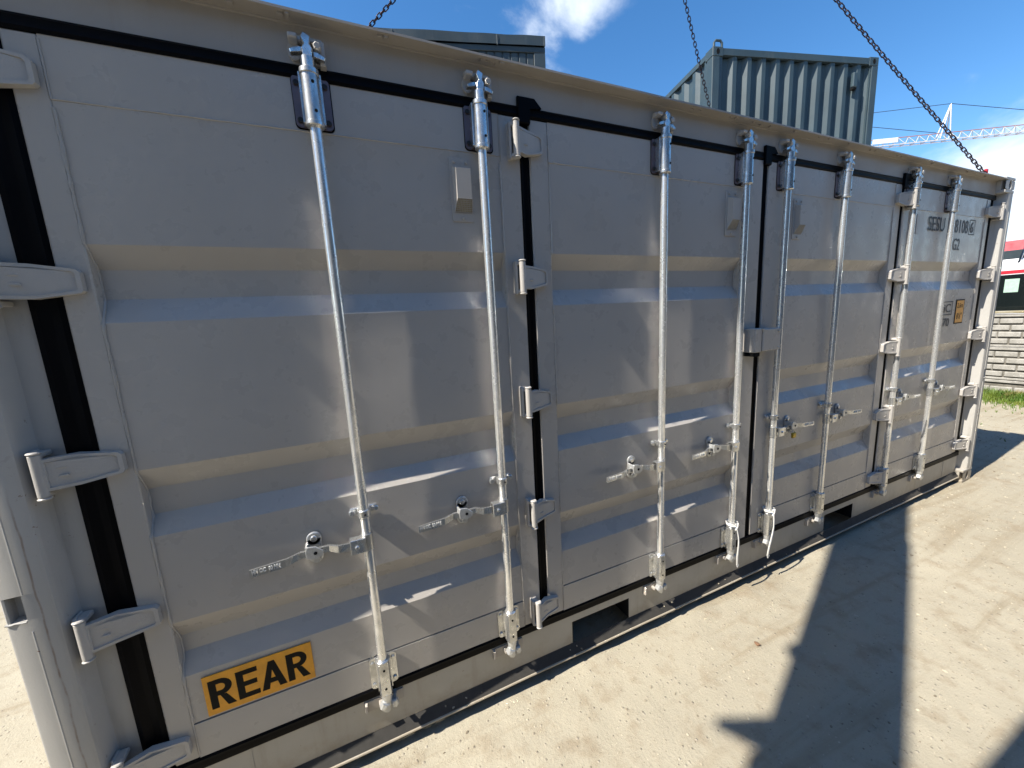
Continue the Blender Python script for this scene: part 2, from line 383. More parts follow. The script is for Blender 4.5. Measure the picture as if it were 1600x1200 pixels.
# grit: one stuff mesh
mb = MB()
ico = [(0, 0, 1), (.9, 0, .4), (.28, .85, .4), (-.72, .53, .4), (-.72, -.53, .4), (.28, -.85, .4), (.72, .53, -.4), (-.28, .85, -.4), (-.9, 0, -.4), (-.28, -.85, -.4), (.72, -.53, -.4), (0, 0, -1)]
icf = [(0, 1, 2), (0, 2, 3), (0, 3, 4), (0, 4, 5), (0, 5, 1), (1, 6, 2), (2, 7, 3), (3, 8, 4), (4, 9, 5), (5, 10, 1), (6, 7, 2), (7, 8, 3), (8, 9, 4), (9, 10, 5), (10, 6, 1), (11, 7, 6), (11, 8, 7), (11, 9, 8), (11, 10, 9), (11, 6, 10)]
def stone(mb, x, y, z, r, mi=0):
    a = random.uniform(0, 2*PI); ca, sa = math.cos(a), math.sin(a)
    sx, sy, sz = r*random.uniform(.8, 1.5), r*random.uniform(.6, 1.0), r*random.uniform(.4, .75)
    vs = []
    for p in ico:
        k = random.uniform(.8, 1.15); X, Y = p[0]*sx*k, p[1]*sy*k
        vs.append((x+X*ca-Y*sa, y+X*sa+Y*ca, z+p[2]*sz*k))
    mb.add(vs, icf, mi)
for i in range(30000):
    t = random.random()
    x = -0.6 + 10.2*t; y = random.uniform(-1.35, 1.1) if x > 6.1 else random.uniform(-1.35, -0.03)
    if x < 0: y = random.uniform(-.6, 1.2)
    cl = noise.noise(Vector((x*1.7, y*1.7, 5)))
    if random.random() > 0.55+0.8*cl: continue
    r = 0.0011*(1/(random.random()+0.05))**0.62
    if x > 3.5: r *= 1.25
    if x > 6: r *= 1.5
    stone(mb, x, y, gh(x, y)+r*0.1, min(r, 0.012))
tag(link('grit', mb.mesh('grit', STONE, 0, recalc=False)), label='loose grit and small stones scattered over the sandy yard', cat='gravel', kind='stuff')
mb = MB(); stone(mb, 2.63, -0.345, 0.004, 0.016); tag(link('stone', mb.mesh('stone', simple('brown_stone', (0.20, 0.11, 0.06), 0.8), 0)), 'flat reddish brown stone lying on the sunlit sand beside the wide shadow', 'stone')

# ------------------------------------------------------------------ the side opening container
LEN, HT = 6.058, 2.591
FY = -0.050                                   # outermost plane of the long side
box_c = thing('shipping_container', 'light grey side opening shipping container with four panelled doors and galvanised locking rods', 'shipping container', (0, 0, 0))
# corner castings
def casting(sx, sy):
    mb = MB(); ax0, ax1 = (0, .178) if sx > 0 else (-.178, 0)
    t = 0.022; y1 = .162*sy
    mb.box(ax0, ax1, 0, y1, 0, t, .003); mb.box(ax0, ax1, 0, y1, .118-t, .118, .003)
    # front plate with an oval hole
    def plate_y(y, yy, cx, w, z0, z1):
        n = 20; out = []; 
        hole = [(cx+0.026*math.cos(2*PI*i/n), .059+0.036*math.sin(2*PI*i/n)) for i in range(n)]
        for i in range(n):
            a = 2*PI*i/n; c, s_ = math.cos(a), math.sin(a); k = min(w/abs(c) if abs(c) > 1e-6 else 9, (z1-z0)/2/abs(s_) if abs(s_) > 1e-6 else 9)
            out.append((cx+c*k, (z0+z1)/2+s_*k))
        vs = [(h[0], y, h[1]) for h in hole]+[(o[0], y, o[1]) for o in out]+[(h[0], yy, h[1]) for h in hole]+[(o[0], yy, o[1]) for o in out]
        fs = []
        for i in range(n):
            j = (i+1) % n; fs += [(i, j, n+j, n+i), (2*n+i, 3*n+i, 3*n+j, 2*n+j), (i, 2*n+i, 2*n+j, j)]
        mb.add(vs, fs)
    plate_y(0.001*sy, t*sy, (ax0+ax1)/2, .0885, t, .118-t)
    ex = 0 if sx > 0 else 0
    # end plate
    n = 20; cy = y1/2; vs = []; X0, X1 = (0.001*sx, t*sx)
    hole = [(cy+0.026*math.cos(2*PI*i/n), .059+0.036*math.sin(2*PI*i/n)) for i in range(n)]; out = []
    for i in range(n):
        a = 2*PI*i/n; c, s_ = math.cos(a), math.sin(a); k = min(.08/abs(c) if abs(c) > 1e-6 else 9, .037/abs(s_) if abs(s_) > 1e-6 else 9); out.append((cy+c*k, .059+s_*k))
    vs = [(X0, a, b) for a, b in hole]+[(X0, a, b) for a, b in out]+[(X1, a, b) for a, b in hole]+[(X1, a, b) for a, b in out]; fs = []
    for i in range(n):
        j = (i+1) % n; fs += [(i, j, n+j, n+i), (2*n+i, 3*n+i, 3*n+j, 2*n+j), (i, 2*n+i, 2*n+j, j)]
    mb.add(vs, fs)
    mb.box(ax1 if sx > 0 else ax0, (ax1-t) if sx > 0 else (ax0+t), 0.023*sy, y1, t, .118-t, 0, 0)
    mb.box(ax0+.023, ax1-.023, y1-.012*sy, y1, t, .118-t, 0, 1)
    return mb.mesh('corner_casting', [POST, VOID], 30)
WD = 2.438
for sx, X in ((1, 0), (-1, LEN)):
    for sy, Y in ((1, FY), (-1, FY+WD)):
        cme = casting(sx, sy)
        for Z in (0, HT-.118): link('corner_casting', cme, box_c, (X, Y, Z))
# corner posts on the door side: outer plate, fold back, inner flat
def post_profile(notch=False):
    p = [(0.0, FY+.006), (0.006, FY+.002), (0.088, FY+.002), (0.098, FY+.006), (0.104, FY+.016), (0.108, 0.012), (0.112, .018), (0.168, .018), (0.168, .07), (0.0, .07)]
    if notch: p = [(0.0, FY+.008), (0.004, FY+.004), (0.009, FY+.004), (0.010, FY+.034), (0.040, FY+.036), (0.042, FY+.002)] + p[2:]
    return p
def post(flip, mat):
    mb = MB(); f = (lambda q: [(LEN-a, b) for a, b in q]) if flip else (lambda q: q)
    sh = 0.0
    mb.prism(f(post_profile()), 'z', .119, .955, 0)
    mb.prism(f(post_profile(True)), 'z', .955, 1.028, 0)
    mb.prism(f(post_profile()), 'z', 1.028, HT-.119, 0)
    X = (lambda a: LEN-a) if flip else (lambda a: a)
    mb.tube([(X(.046), FY+.0015, z/10+.12) for z in range(0, 9)], 0.0022, 6)
    mb.tube([(X(.046), FY+.0015, z/10+1.03) for z in range(0, 14)], 0.0022, 6)
    mb.tube([(X(a), FY+.001+random.uniform(-.001, .001), .953+random.uniform(-.002, .002)) for a in (.0, .01, .02, .03, .041)], .003, 6)
    return mb.mesh('corner_post', mat, 35)
link('corner_post', post(False, RUSTP), box_c); link('corner_post', post(True, POST), box_c)
mb = MB()
mb.box(0, .15, WD+FY-.1, WD+FY, .118, HT-.118, .004); link('corner_post', mb.mesh('rear_post', POST), box_c); link('corner_post', mb.mesh('rear_post', POST), box_c, (LEN-.15, 0, 0))
# top header and drip lip
mb = MB()
mb.box(.178, LEN-.178, .002, .07, 2.462, 2.5695, 0)
n = 90; yo = []
for i in range(n+1):
    x = .15+(LEN-.30)*i/n; yo.append((x, FY+.0015*noise.noise(Vector((x*2.2, 0, 0)))+.0015*noise.noise(Vector((x*7, 3, 0))), 2.5715+.0015*noise.noise(Vector((x*1.5, 7, 0)))))
vs = []
for x, y, z in yo: vs += [(x, y, z), (x, y, z+.007), (x, .35, z+.012), (x, .35, z)]
fs = []
for i in range(n):
    for k in range(4): fs.append((4*i+k, 4*i+(k+1) % 4, 4*i+4+(k+1) % 4, 4*i+4+k))
mb.add(vs, fs)
mb.tube([(x, .001-.001*random.random(), 2.5695+.0015*random.random()) for x, y, z in yo], [.0028+.0016*random.random() for _ in yo], 6)
for i in range(34):                           # weld spatter and burrs under the lip
    x = random.uniform(.3, 5.7); mb.box(x, x+random.uniform(.006, .02), FY+.004+random.uniform(0, .02), FY+.012+random.uniform(0, .02), 2.567-random.uniform(0, .004), 2.573, .001)
link('top_rail', mb.mesh('top_rail', RAIL, 30), box_c)
mb = MB(); 
roofpts = []
for i in range(22):
    x = .2+i*.27; roofpts += [(x, 2.5885), (x+.05, 2.579), (x+.13, 2.579), (x+.18, 2.5885)]
roofpts = [p for p in roofpts if p[0] < LEN-.18]
vs = []; fs = []
for x, z in roofpts: vs += [(x, .351, z-.004), (x, WD+FY-.1, z-.004)]
for i in range(len(roofpts)-1): fs.append((2*i, 2*i+1, 2*i+3, 2*i+2))
mb.add(vs, fs); link('roof', mb.mesh('roof', RAIL, 0), box_c)
# bottom rail with two fork pockets and bottom flange
mb = MB(); PK = ((1.765, 2.115), (3.85, 4.205))
X = .178
for a, b in PK+((LEN-.178, None),):
    mb.box(X, a, .004, .06, .092, .247, 0); 
    if b: mb.box(a, b, .004, .06, .207, .247, 0); X = b
for a, b in PK:
    for z0, z1, x0, x1 in ((.093, .207, a-.004, a+.004), (.093, .207, b-.004, b+.004)): mb.box(x0, x1, .0045, .5, z0, z1, 0, 1)  # pocket walls near black, the shade inside put into the colour
    mb.box(a+.004, b-.004, .30, .31, .093, .207, 0, 1); mb.box(a+.004, b-.004, .061, .5, .203, .2065, 0, 1)
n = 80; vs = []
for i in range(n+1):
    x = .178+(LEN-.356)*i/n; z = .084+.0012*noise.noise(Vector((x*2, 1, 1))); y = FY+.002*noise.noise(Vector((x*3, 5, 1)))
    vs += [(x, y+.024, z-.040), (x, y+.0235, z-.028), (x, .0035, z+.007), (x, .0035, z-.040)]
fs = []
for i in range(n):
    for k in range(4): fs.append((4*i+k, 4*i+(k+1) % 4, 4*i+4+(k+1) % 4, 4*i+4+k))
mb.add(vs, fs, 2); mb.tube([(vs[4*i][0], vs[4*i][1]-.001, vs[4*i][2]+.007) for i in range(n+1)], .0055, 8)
for x in (.44, 5.62): mb.tube([(x, .003, .247), (x, .003, .092)], .002, 5)
link('bottom_rail', mb.mesh('bottom_rail', [RAILB, VOID, FLANGE], 30), box_c)
# rest of the body: end walls, far side, floor
def corrug(x0, x1, z0, z1, pitch, depth, slope=.25, crest=.28):
    pts = []; x = x0
    while x < x1:
        pts += [(x, 0), (x+pitch*crest, 0), (x+pitch*(crest+slope*.9), depth), (x+pitch*(1-slope*.9), depth)]; x += pitch
    pts = [p for p in pts if p[0] < x1]; pts.append((x1, pts[-1][1]))
    vs = []; 
    for a, b in pts: vs += [(a, b, z0), (a, b, z1)]
    return vs, [(2*i, 2*i+2, 2*i+3, 2*i+1) for i in range(len(pts)-1)]
for xe, s in ((.02, 1), (LEN-.02, -1)):
    vs, fs = corrug(.12, WD-.16, .12, HT-.02, .26, .04)
    mb = MB(); mb.add([(xe+s*b, a, z) for a, b, z in vs], fs); link('end_wall', mb.mesh('end_wall', GREY, 0), box_c)
vs, fs = corrug(.15, LEN-.15, .15, HT-.06, .27, .036)
mb = MB(); mb.add([(a, WD+FY-.01-b, z) for a, b, z in vs], fs); mb.box(.15, LEN-.15, WD+FY-.07, WD+FY-.004, .06, .15); mb.box(.178, LEN-.178, WD+FY-.07, WD+FY-.004, HT-.07, HT-.022)
link('rear_wall', mb.mesh('rear_wall', GREY, 0), box_c)
mb = MB(); mb.box(.12, LEN-.12, .34, WD-.15, .13, .17, 0); link('floor_panel', mb.mesh('floor_panel', VOID, 0), box_c)

# ---- seals in the gaps
mb = MB()
def gasket_h(z0, z1, x0, x1, y=-.006):
    mb.prism([(y+.004, z0), (y, z0+.008), (y+.003, (z0+z1)/2), (y, z1-.008), (y+.006, z1), (.05, z1), (.05, z0)], 'x', x0, x1)
gasket_h(2.4245, 2.462, .165, 5.893); gasket_h(.2475, .292, .165, 5.893, -.004)
for cx, wd in ((.203, .072), (1.617, .045), (3.029, .045), (4.441, .045), (5.855, .072)):
    mb.prism([(cx-wd/2, .010), (cx-wd*.3, .004), (cx-.002, .012), (cx+.002, .012), (cx+wd*.3, .004), (cx+wd/2, .010), (cx+wd/2, .05), (cx-wd/2, .05)], 'z', .29, 2.43)
for cx in (1.617, 3.029, 4.441):
    mb.prism([(cx-.026, 2.40), (cx+.022, 2.40), (cx+.026, 2.455), (cx+.075, 2.462), (cx+.045, 2.492), (cx-.026, 2.492)], 'y', -.014, .001, bev=.004)
link('rubber_seal', mb.mesh('rubber_seal', BLACK, 40), box_c)

# ---- doors
GZ = [(0.425, 0), (0.60, 0), (0.662, 1), (0.722, 1), (0.795, 0), (1.09, 0), (1.147, 1), (1.230, 1), (1.302, 0), (1.727, 0), (1.793, 1), (1.873, 1), (1.935, 0), (2.278, 0)]
DEP = .040
def prof(z):
    for (z0, a), (z1, b) in zip(GZ, GZ[1:]):
        if z0 <= z <= z1: return DEP*(a+(b-a)*(z-z0)/(z1-z0))
    return 0
def zrows():
    r = []
    for (z0, a), (z1, b) in zip(GZ, GZ[1:]):
        k = max(1, round((z1-z0)/.045))
        for i in range(k): r.append(z0+(z1-z0)*i/k)
    r.append(GZ[-1][0]); return r
DOORS = [(.238, 1.596, .305, 1.512, 11), (1.638, 3.008, 1.72, 2.868, 22), (3.050, 4.420, 3.190, 4.338, 33), (4.462, 5.820, 4.546, 5.753, 44)]
labels = ['first door from the left, with the orange sticker', 'second door from the left, with the middle lock box', 'third door from the left', 'fourth door at the far right, with stencilled numbers']
doors = []
for k, (x0, x1, i0, i1, seed) in enumerate(DOORS):
    mb = MB(); B = .004
    mb.box(x0, i0, 0, .055, .292, 2.4245, B); mb.box(i1, x1, 0, .055, .292, 2.4245, B)
    mb.box(i0-.001, i1+.001, .0008, .05, .292, .419, 0); mb.box(i0-.001, i1+.001, .0008, .05, 2.282, 2.4245, 0)
    d = link('door', mb.mesh('door', GREY, 30), box_c); d['label'] = labels[k]; doors.append(d)
    mb = MB(); rows = zrows(); nxp = 44; vs = []
    for z in rows:
        e = min(1, (z-.425)/.08, (2.278-z)/.08)
        for i in range(nxp+1):
            x = i0+(i1-i0)*i/nxp; ee = max(0, min(e, i/3, (nxp-i)/3))
            y = .003+prof(z)+ee*(.0036*noise.noise(Vector((x*2.3+seed, z*2.4, seed)))+.0009*noise.noise(Vector((x*7+seed, z*7, seed))))
            if z < .44 or z > 2.26: y -= .0015
            vs.append((x, y, z))
    n1_ = nxp+1
    mb.add(vs, [(j*n1_+i, j*n1_+i+1, (j+1)*n1_+i+1, (j+1)*n1_+i) for j in range(len(rows)-1) for i in range(nxp)])
    for xe, s in ((i0, 1), (i1, -1)):          # weld beads along the stiles
        P = []; R = []
        zz = .425
        while zz < 2.278:
            P.append((xe+s*.0012*random.random(), .001+prof(zz)*0.96, zz)); R.append(.0028+.0024*random.random()**2); zz += .018
        mb.tube(P, R, 6)
        if True:
            P = [(xe, -.0005, 2.28+.015*i) for i in range(10)]; mb.tube(P, .0022, 5)
            P = [(xe, -.0005, .425-.015*i) for i in range(9)]; mb.tube(P, .0022, 5)
    m = 50; mb.tube([(i0+(i1-i0)*i/m, .0008+.0008*random.random(), 2.280+.001*random.random()) for i in range(m+1)], [.0018+.0012*random.random() for _ in range(m+1)], 5)
    link('panel', mb.mesh('panel', GREY, 28, recalc=False), d)

# ---- hinges
def hinge_mesh(L, flip):
    """pin at x = 0, blade to x = L, centre at z = 0"""
    mb = MB()
    py = -.040
    mb.cyl((0, py, -.058), (0, py, .058), .0125, 16, 0, bev=.002)
    mb.cyl((0, py, .0585), (0, py, .066), .0145, 14, 0, bev=.003); mb.cyl((0, py, -.066), (0, py, -.0585), .0145, 14, 0, bev=.003)
    # post side lugs
    mb.box(-.016, .010, py+.004, .012, .046, .060, .003); mb.box(-.016, .010, py+.004, .012, -.060, -.046, .003)
    mb.box(-.022, -.012, -.028, .012, -.064, .064, .003)
    # blade: tapered plate with raised rim
    h0, h1 = .044, .031
    mid = L*.42
    pl = [(.004, -h0), (.004, h0), (mid, h0-.001), (L-.008, h1), (L, h1-.008), (L, -h1+.006), (L-.006, -h1), (mid, -h0)]
    n = len(pl)
    yf = lambda x: -.046 + .026*min(1, max(0, (x-.01)/(mid)))    # front face comes closer to the door towards the tip
    vs = [(x, yf(x), z) for x, z in pl]+[(x, -.001 if x > mid*.9 else -.030, z) for x, z in pl]
    cx = L*.55
    ins = [(cx+(x-cx)*.86, z*.80) for x, z in pl]
    vs += [(x, yf(x), z) for x, z in ins]+[(x, yf(x)+.004, z*.97) for x, z in ins]
    fs = []
    for i in range(n):
        j = (i+1) % n
        fs += [(i, j, n+j, n+i), (i, 2*n+i, 2*n+j, j), (2*n+i, 3*n+i, 3*n+j, 2*n+j)]
    fs.append(tuple(3*n+i for i in range(n))); fs.append(tuple(n+i for i in range(n)))
    mb.add(vs, fs)
    mb.box(.030, .052, yf(.04)+.0005, yf(.04)+.006, -.012, -.006, .001); mb.box(.030, .052, yf(.04)+.0005, yf(.04)+.006, .012, .018, .001)
    P = [(L*.66+.014*math.cos(a*PI/8), yf(L*.66)+.0045, .008*math.sin(a*PI/8)) for a in range(16)]; mb.tube(P, .0009, 4, closed=True)
    for i in range(-1, 2): mb.box(L*.66+i*.006-.0015, L*.66+i*.006+.0015, yf(L*.66)+.0035, yf(L*.66)+.006, -.004, .004, 0)
    if flip: mb.v = [(-x, y, z) for x, y, z in mb.v]
    return mb.mesh('hinge', CAST, 35)
HZ = (2.330, 1.838, 1.340, .848, .362)
for px, L, fl, dd in ((.131, .160, False, 0), (1.565, .122, False, 1), (4.493, .145, True, 2), (5.915, .180, True, 3)):
    hm = hinge_mesh(L, fl)
    for z in HZ: link('hinge', hm, doors[dd], (px, 0, z))

# ---- locking gear
def bolt(mb, x, y, z, r=.0075, mi=0):
    mb.cyl((x, y, z), (x, y-.006, z), r, 10, mi, bev=.002)
rodm = MB(); rodm.cyl((0, 0, .30), (0, 0, 2.44), .0165, 24, 0, caps=True); rodm = rodm.mesh('locking_rod', GALV, 40)
def top_guide():
    mb = MB(); y = -.030
    mb.prism(rounded(-.052, .052, 2.288, 2.432, .014), 'y', -.0045, -.0005, 1)
    mb.prism(rounded(-.054, .055, 2.284, 2.434, .014), 'y', -.0006, .0, 2)  # black rim behind the plate, a shadow line put into the colour
    for sx in (-1, 1):
        for z in (2.308, 2.410): bolt(mb, sx*.039, -.0045, z, .0085, 3)
        mb.box(sx*.024, sx*.031, -.030, -.0045, 2.292, 2.43, .001)
    mb.cyl((0, y-.002, 2.292), (0, y-.002, 2.425), .0245, 24, 0)
    mb.cyl((0, y-.002, 2.420), (0, y-.002, 2.436), .0275, 24, 0, bev=.002); mb.cyl((0, y-.002, 2.280), (0, y-.002, 2.295), .0265, 24, 0, bev=.003)
    for z in (2.318, 2.396): mb.cyl((0.007, y-.0225, z), (0.007, y-.0272, z), .0045, 10, 4)
    return mb.mesh('rod_guide', [ZINC, PLATE, BLACK, SOOT, VOID], 35)
def cam_top():
    mb = MB(); y = -.032
    mb.cyl((0, y, 2.436), (0, y, 2.468), .019, 20, 0, bev=.002)
    # cam: plate with two horns
    mb.prism([(-.010, 2.466), (.012, 2.466), (.018, 2.486), (.012, 2.500), (.014, 2.522), (-.004, 2.530), (-.012, 2.518), (-.006, 2.498), (-.014, 2.484)], 'y', y-.014, y+.014, 0, bev=.003)
    mb.prism([(-.042, 2.472), (-.014, 2.478), (-.008, 2.490), (-.016, 2.492), (-.036, 2.486), (-.045, 2.480)], 'y', y-.008, y+.012, 0, bev=.002)
    mb.prism([(.018, 2.468), (.046, 2.462), (.050, 2.470), (.030, 2.482), (.018, 2.482)], 'y', y-.012, y+.016, 0, bev=.002)
    # keeper bolted to the header
    mb.prism(ell(-.032, 2.496, .018, .026), 'y', -.006, .002, 1)
    mb.box(-.045, -.020, -.040, .002, 2.512, 2.526, .003, 1)
    mb.box(-.045, .046, -.020, .002, 2.518, 2.532, .003, 1)
    mb.box(.022, .044, -.012, .002, 2.465, 2.530, .003, 1)
    mb.cyl((.030, -.050, 2.497), (.030, .002, 2.500), .0115, 6, 1, bev=.003)
    mb.prism([(.034, 2.455), (.050, 2.455), (.050, 2.520), (.040, 2.524)], 'y', -.030, -.006, 1, bev=.003)
    return mb.mesh('cam_keeper', [ZINC, CAST], 35)
def bottom_guide():
    mb = MB(); y = -.030
    mb.prism(rounded(-.050, .050, .288, .420, .014), 'y', -.005, -.0005, 0)
    for sx in (-1, 1):
        for z in (.308, .400): bolt(mb, sx*.038, -.005, z, .008, 3)
        mb.box(sx*.021, sx*.027, -.028, -.005, .292, .418, .001)
    mb.cyl((0, y, .418), (0, y, .430), .0245, 20, 0, bev=.003)
    mb.prism([(-.0235, -.010), (-.0235, -.036), (-.017, -.050), (.017, -.050), (.0235, -.036), (.0235, -.010)], 'z', .285, .418, 0)
    for z in (.312, .392): mb.cyl((0.0, -.0495, z), (0.0, -.0515, z), .0045, 10, 4)
    return mb.mesh('rod_guide', [ZINC, PLATE, BLACK, ZINC, VOID], 35)
def cam_bottom():
    mb = MB(); y = -.030
    mb.cyl((0, y, .258), (0, y, .287), .0195, 18, 0, r2=.021, bev=.002)
    mb.cyl((0, y, .225), (0, y, .258), .015, 12, 0, r2=.018)
    mb.cyl((-.022, y-.006, .228), (.0, y-.006, .236), .0165, 12, 0, bev=.005); mb.cyl((.012, y-.004, .232), (.034, y-.002, .228), .0135, 12, 0, bev=.005)
    mb.prism([(-.030, .232), (-.018, .212), (-.002, .204), (.008, .214), (.006, .240), (-.018, .252)], 'y', y-.020, y+.006, 0, bev=.004)
    mb.prism([(.014, .214), (.030, .208), (.040, .222), (.032, .246), (.018, .244)], 'y', y-.016, y+.010, 0, bev=.004)
    mb.box(.022, .036, y+.005, .003, .236, .252, .003, 1); mb.box(-.032, -.018, y+.005, .003, .214, .230, .003, 1)
    mb.prism([(-.085, .196), (-.085, .240), (.062, .240), (.062, .196)], 'y', -.002, .005, 1, bev=.001)
    mb.prism([(-.001, .240), (-.016, .236), (-.016, .200), (-.001, .196)], 'x', -.082, -.074, 1)
    return mb.mesh('cam_keeper', [ZINCW, RAIL], 35)
def mid_guide():
    mb = MB(); z = 1.030; y = -.030
    mb.cyl((0, y, z-.014), (0, y, z+.014), .0215, 20, 0, bev=.002)
    mb.box(-.022, .022, -.03, .0, z-.013, z+.013, .002); mb.box(-.046, .046, -.007, -.001, z-.013, z+.013, .003)
    for sx in (-1, 1): bolt(mb, sx*.035, -.007, z, .010, 1)
    mb.cyl((.002, -.0505, z), (.002, -.0555, z), .004, 8, 2)
    mb.cyl((.040, -.006, z+.004), (.040, -.026, z+.004), .010, 8, 0, bev=.002); mb.cyl((-.040, -.006, z), (-.040, -.020, z), .011, 8, 0, bev=.002)
    return mb.mesh('rod_clamp', [ZINC, ZINC, SOOT], 35)
def handle(s, z=.922):
    """handle on the rod at x = 0; s = -1 reaches to the left, +1 to the right"""
    mb = MB(); X = lambda a: s*a
    def pr(poly, y0, y1, mi=0, bev=.002): mb.prism([(X(a), z+b) for a, b in poly], 'y', y0, y1, mi, bev)
    pr([(.006, .026), (.058, .026), (.058, -.026), (.006, -.026)], -.062, -.056)                 # hub cheek, front
    pr([(.006, .026), (.058, .026), (.058, -.026), (.006, -.026)], -.034, -.030)
    mb.box(X(.006), X(.058), -.062, -.030, z+.023, z+.027, .001)
    mb.cyl((X(.036), -.068, z), (X(.036), -.028, z), .007, 12, 0, bev=.002)
    mb.cyl((0, -.03, z-.03), (0, -.03, z+.03), .020, 18, 0)
    def bar(a0, y0, z0, a1, y1, z1, h0, h1, th=.007):
        vs = []
        for a, y, zz, h in ((a0, y0, z0, h0), (a1, y1, z1, h1)):
            vs += [(X(a), y-th/2, z+zz-h/2), (X(a), y+th/2, z+zz-h/2), (X(a), y+th/2, z+zz+h/2), (X(a), y-th/2, z+zz+h/2)]
        mb.add(vs, [(0, 1, 2, 3), (7, 6, 5, 4), (0, 4, 5, 1), (1, 5, 6, 2), (2, 6, 7, 3), (3, 7, 4, 0)])
    bar(.050, -.046, .0, .095, -.046, .004, .030, .026); bar(.095, -.046, .004, .125, -.032, .010, .026, .020, .012)
    bar(.125, -.032, .010, .215, -.030, .008, .020, .022, .012); bar(.215, -.030, .008, .255, -.050, .006, .022, .026, .008)
    bar(.255, -.050, .006, .355, -.054, .002, .027, .025)
    tx = .268 if s > 0 else -.350
    text_into(mb, 'HM OC  90 MM', tx, -.0555, z-.005+.004, .080, .014, .002, 0.03, 1)
    return mb.mesh('handle', [ZINC, ROPE], 35)
def catch(s, z=.932, brass=False):
    mb = MB()
    mb.prism(ell(0, z+.034, .024, .024, 18), 'y', -.008, -.0, 0, bev=.002); mb.prism(ell(0, z-.030, .024, .026, 18), 'y', -.008, -.0, 0, bev=.002)
    mb.box(-.022, .022, -.008, -.001, z-.03, z+.034, .001)
    bolt(mb, 0, -.008, z+.036, .011, 1); bolt(mb, 0, -.008, z-.030, .011, 2)
    mb.prism([(-.026, z+.014), (-.020, z+.030), (.006, z+.026), (.028, z+.006), (.026, z-.010), (.004, z-.018), (-.024, z-.012)], 'y', -.052, -.046, 0, bev=.001)
    mb.box(-.026, -.019, -.046, -.008, z+.006, z+.028, .001); mb.box(.016, .022, -.046, -.008, z-.020, z-.012, .001)
    mb.box(-.012, .012, -.046, -.006, z-.021, z-.0175, .001)
    mb.cyl((0.004, -.0525, z+.004), (0.004, -.0535, z+.004), .006, 10, 2)
    mb.cyl((.002, -.030, z-.034), (.002, -.016, z-.034), .012, 8, 0, bev=.002)
    return mb.mesh('handle_catch', [ZINCW, ZINC, VOID], 35)
TG, CT, BGd, CBt, MG = top_guide(), cam_top(), bottom_guide(), cam_bottom(), mid_guide()
HL, HR = handle(-1), handle(1); KL, KR = catch(-1), catch(1)
RODS = [(.898, 0, -1), (1.432, 0, -1), (2.295, 1, -1), (2.840, 1, -1), (3.168, 2, 1), (3.705, 2, 1), (4.520, 3, 1), (5.090, 3, 1)]
for x, dd, s in RODS:
    D = doors[dd]
    link('locking_rod', rodm, D, (x, -.030, 0)); link('rod_guide', TG, D, (x, 0, 0)); link('rod_guide', BGd, D, (x, 0, 0))
    link('cam_keeper', CT, D, (x, 0, 0)); link('cam_keeper', CBt, D, (x, 0, 0)); link('rod_clamp', MG, D, (x, 0, 0))
    dz = 0 if s < 0 else .018
    link('handle', HL if s < 0 else HR, D, (x, 0, dz)); link('handle_catch', KL if s < 0 else KR, D, (x+s*.170, 0, dz))

# ---- vents
def vent():
    mb = MB()
    mb.prism(rounded(-.040, .040, 2.040, 2.256, .005, 2), 'y', -.002, .002, 0, bev=.001)
    x0, x1, zt, zb = -.031, .035, 2.226, 2.068
    D_ = .030
    # hood: flat cover standing proud, sloping grille at the bottom
    vs = [(x0, -.002, zt), (x1, -.002, zt), (x0, -.002, zb), (x1, -.002, zb),
          (x0+.006, -D_, zt-.012), (x1-.006, -D_, zt-.012), (x0+.006, -D_*.96, zb+.045), (x1-.006, -D_*.96, zb+.045)]
    mb.add(vs, [(0, 1, 5, 4), (4, 5, 7, 6), (0, 4, 6, 2), (1, 3, 7, 5)])
    def pt(u, v): # on the grille plane, u across, v down
        a = Vector(vs[6]).lerp(Vector(vs[7]), u); b = Vector(vs[2]).lerp(Vector(vs[3]), u); return a.lerp(b, v)
    mb.add([pt(0, 0)+Vector((0, .004, 0)), pt(1, 0)+Vector((0, .004, 0)), pt(1, 1)+Vector((0, .004, 0)), pt(0, 1)+Vector((0, .004, 0))], [(0, 1, 2, 3)], 1)
    for i in range(11): mb.tube([pt(i/10, 0), pt(i/10, 1)], .0009, 4, 0)
    for i in range(9): mb.tube([pt(0, i/8), pt(1, i/8)], .0009, 4, 0)
    bolt(mb, -.022, -.002, 2.242, .006); bolt(mb, .022, -.002, 2.242, .006); bolt(mb, .0, -.002, 2.052, .006)
    return mb.mesh('vent', [CAST if False else GREY, TAN], 30)
VM = vent()
for x, dd in ((1.354, 0), (2.775, 1), (3.318, 2)): link('vent', VM, doors[dd], (x, 0, 0))

# ---- lock box over the middle gap
mb = MB()
mb.box(2.905, 2.962, -.070, -.0, 1.432, 1.562, .004); mb.box(2.966, 3.112, -.075, -.0, 1.436, 1.556, .004)
mb.box(2.957, 2.971, -.078, -.002, 1.548, 1.560, .002); mb.box(2.915, 2.958, -.066, -.0, 1.410, 1.431, .003, 1)
for z in (1.45, 1.54): bolt(mb, 3.09, -.075, z, .005)
link('lock_box', mb.mesh('lock_box', [GREY, VOID], 30), doors[1])

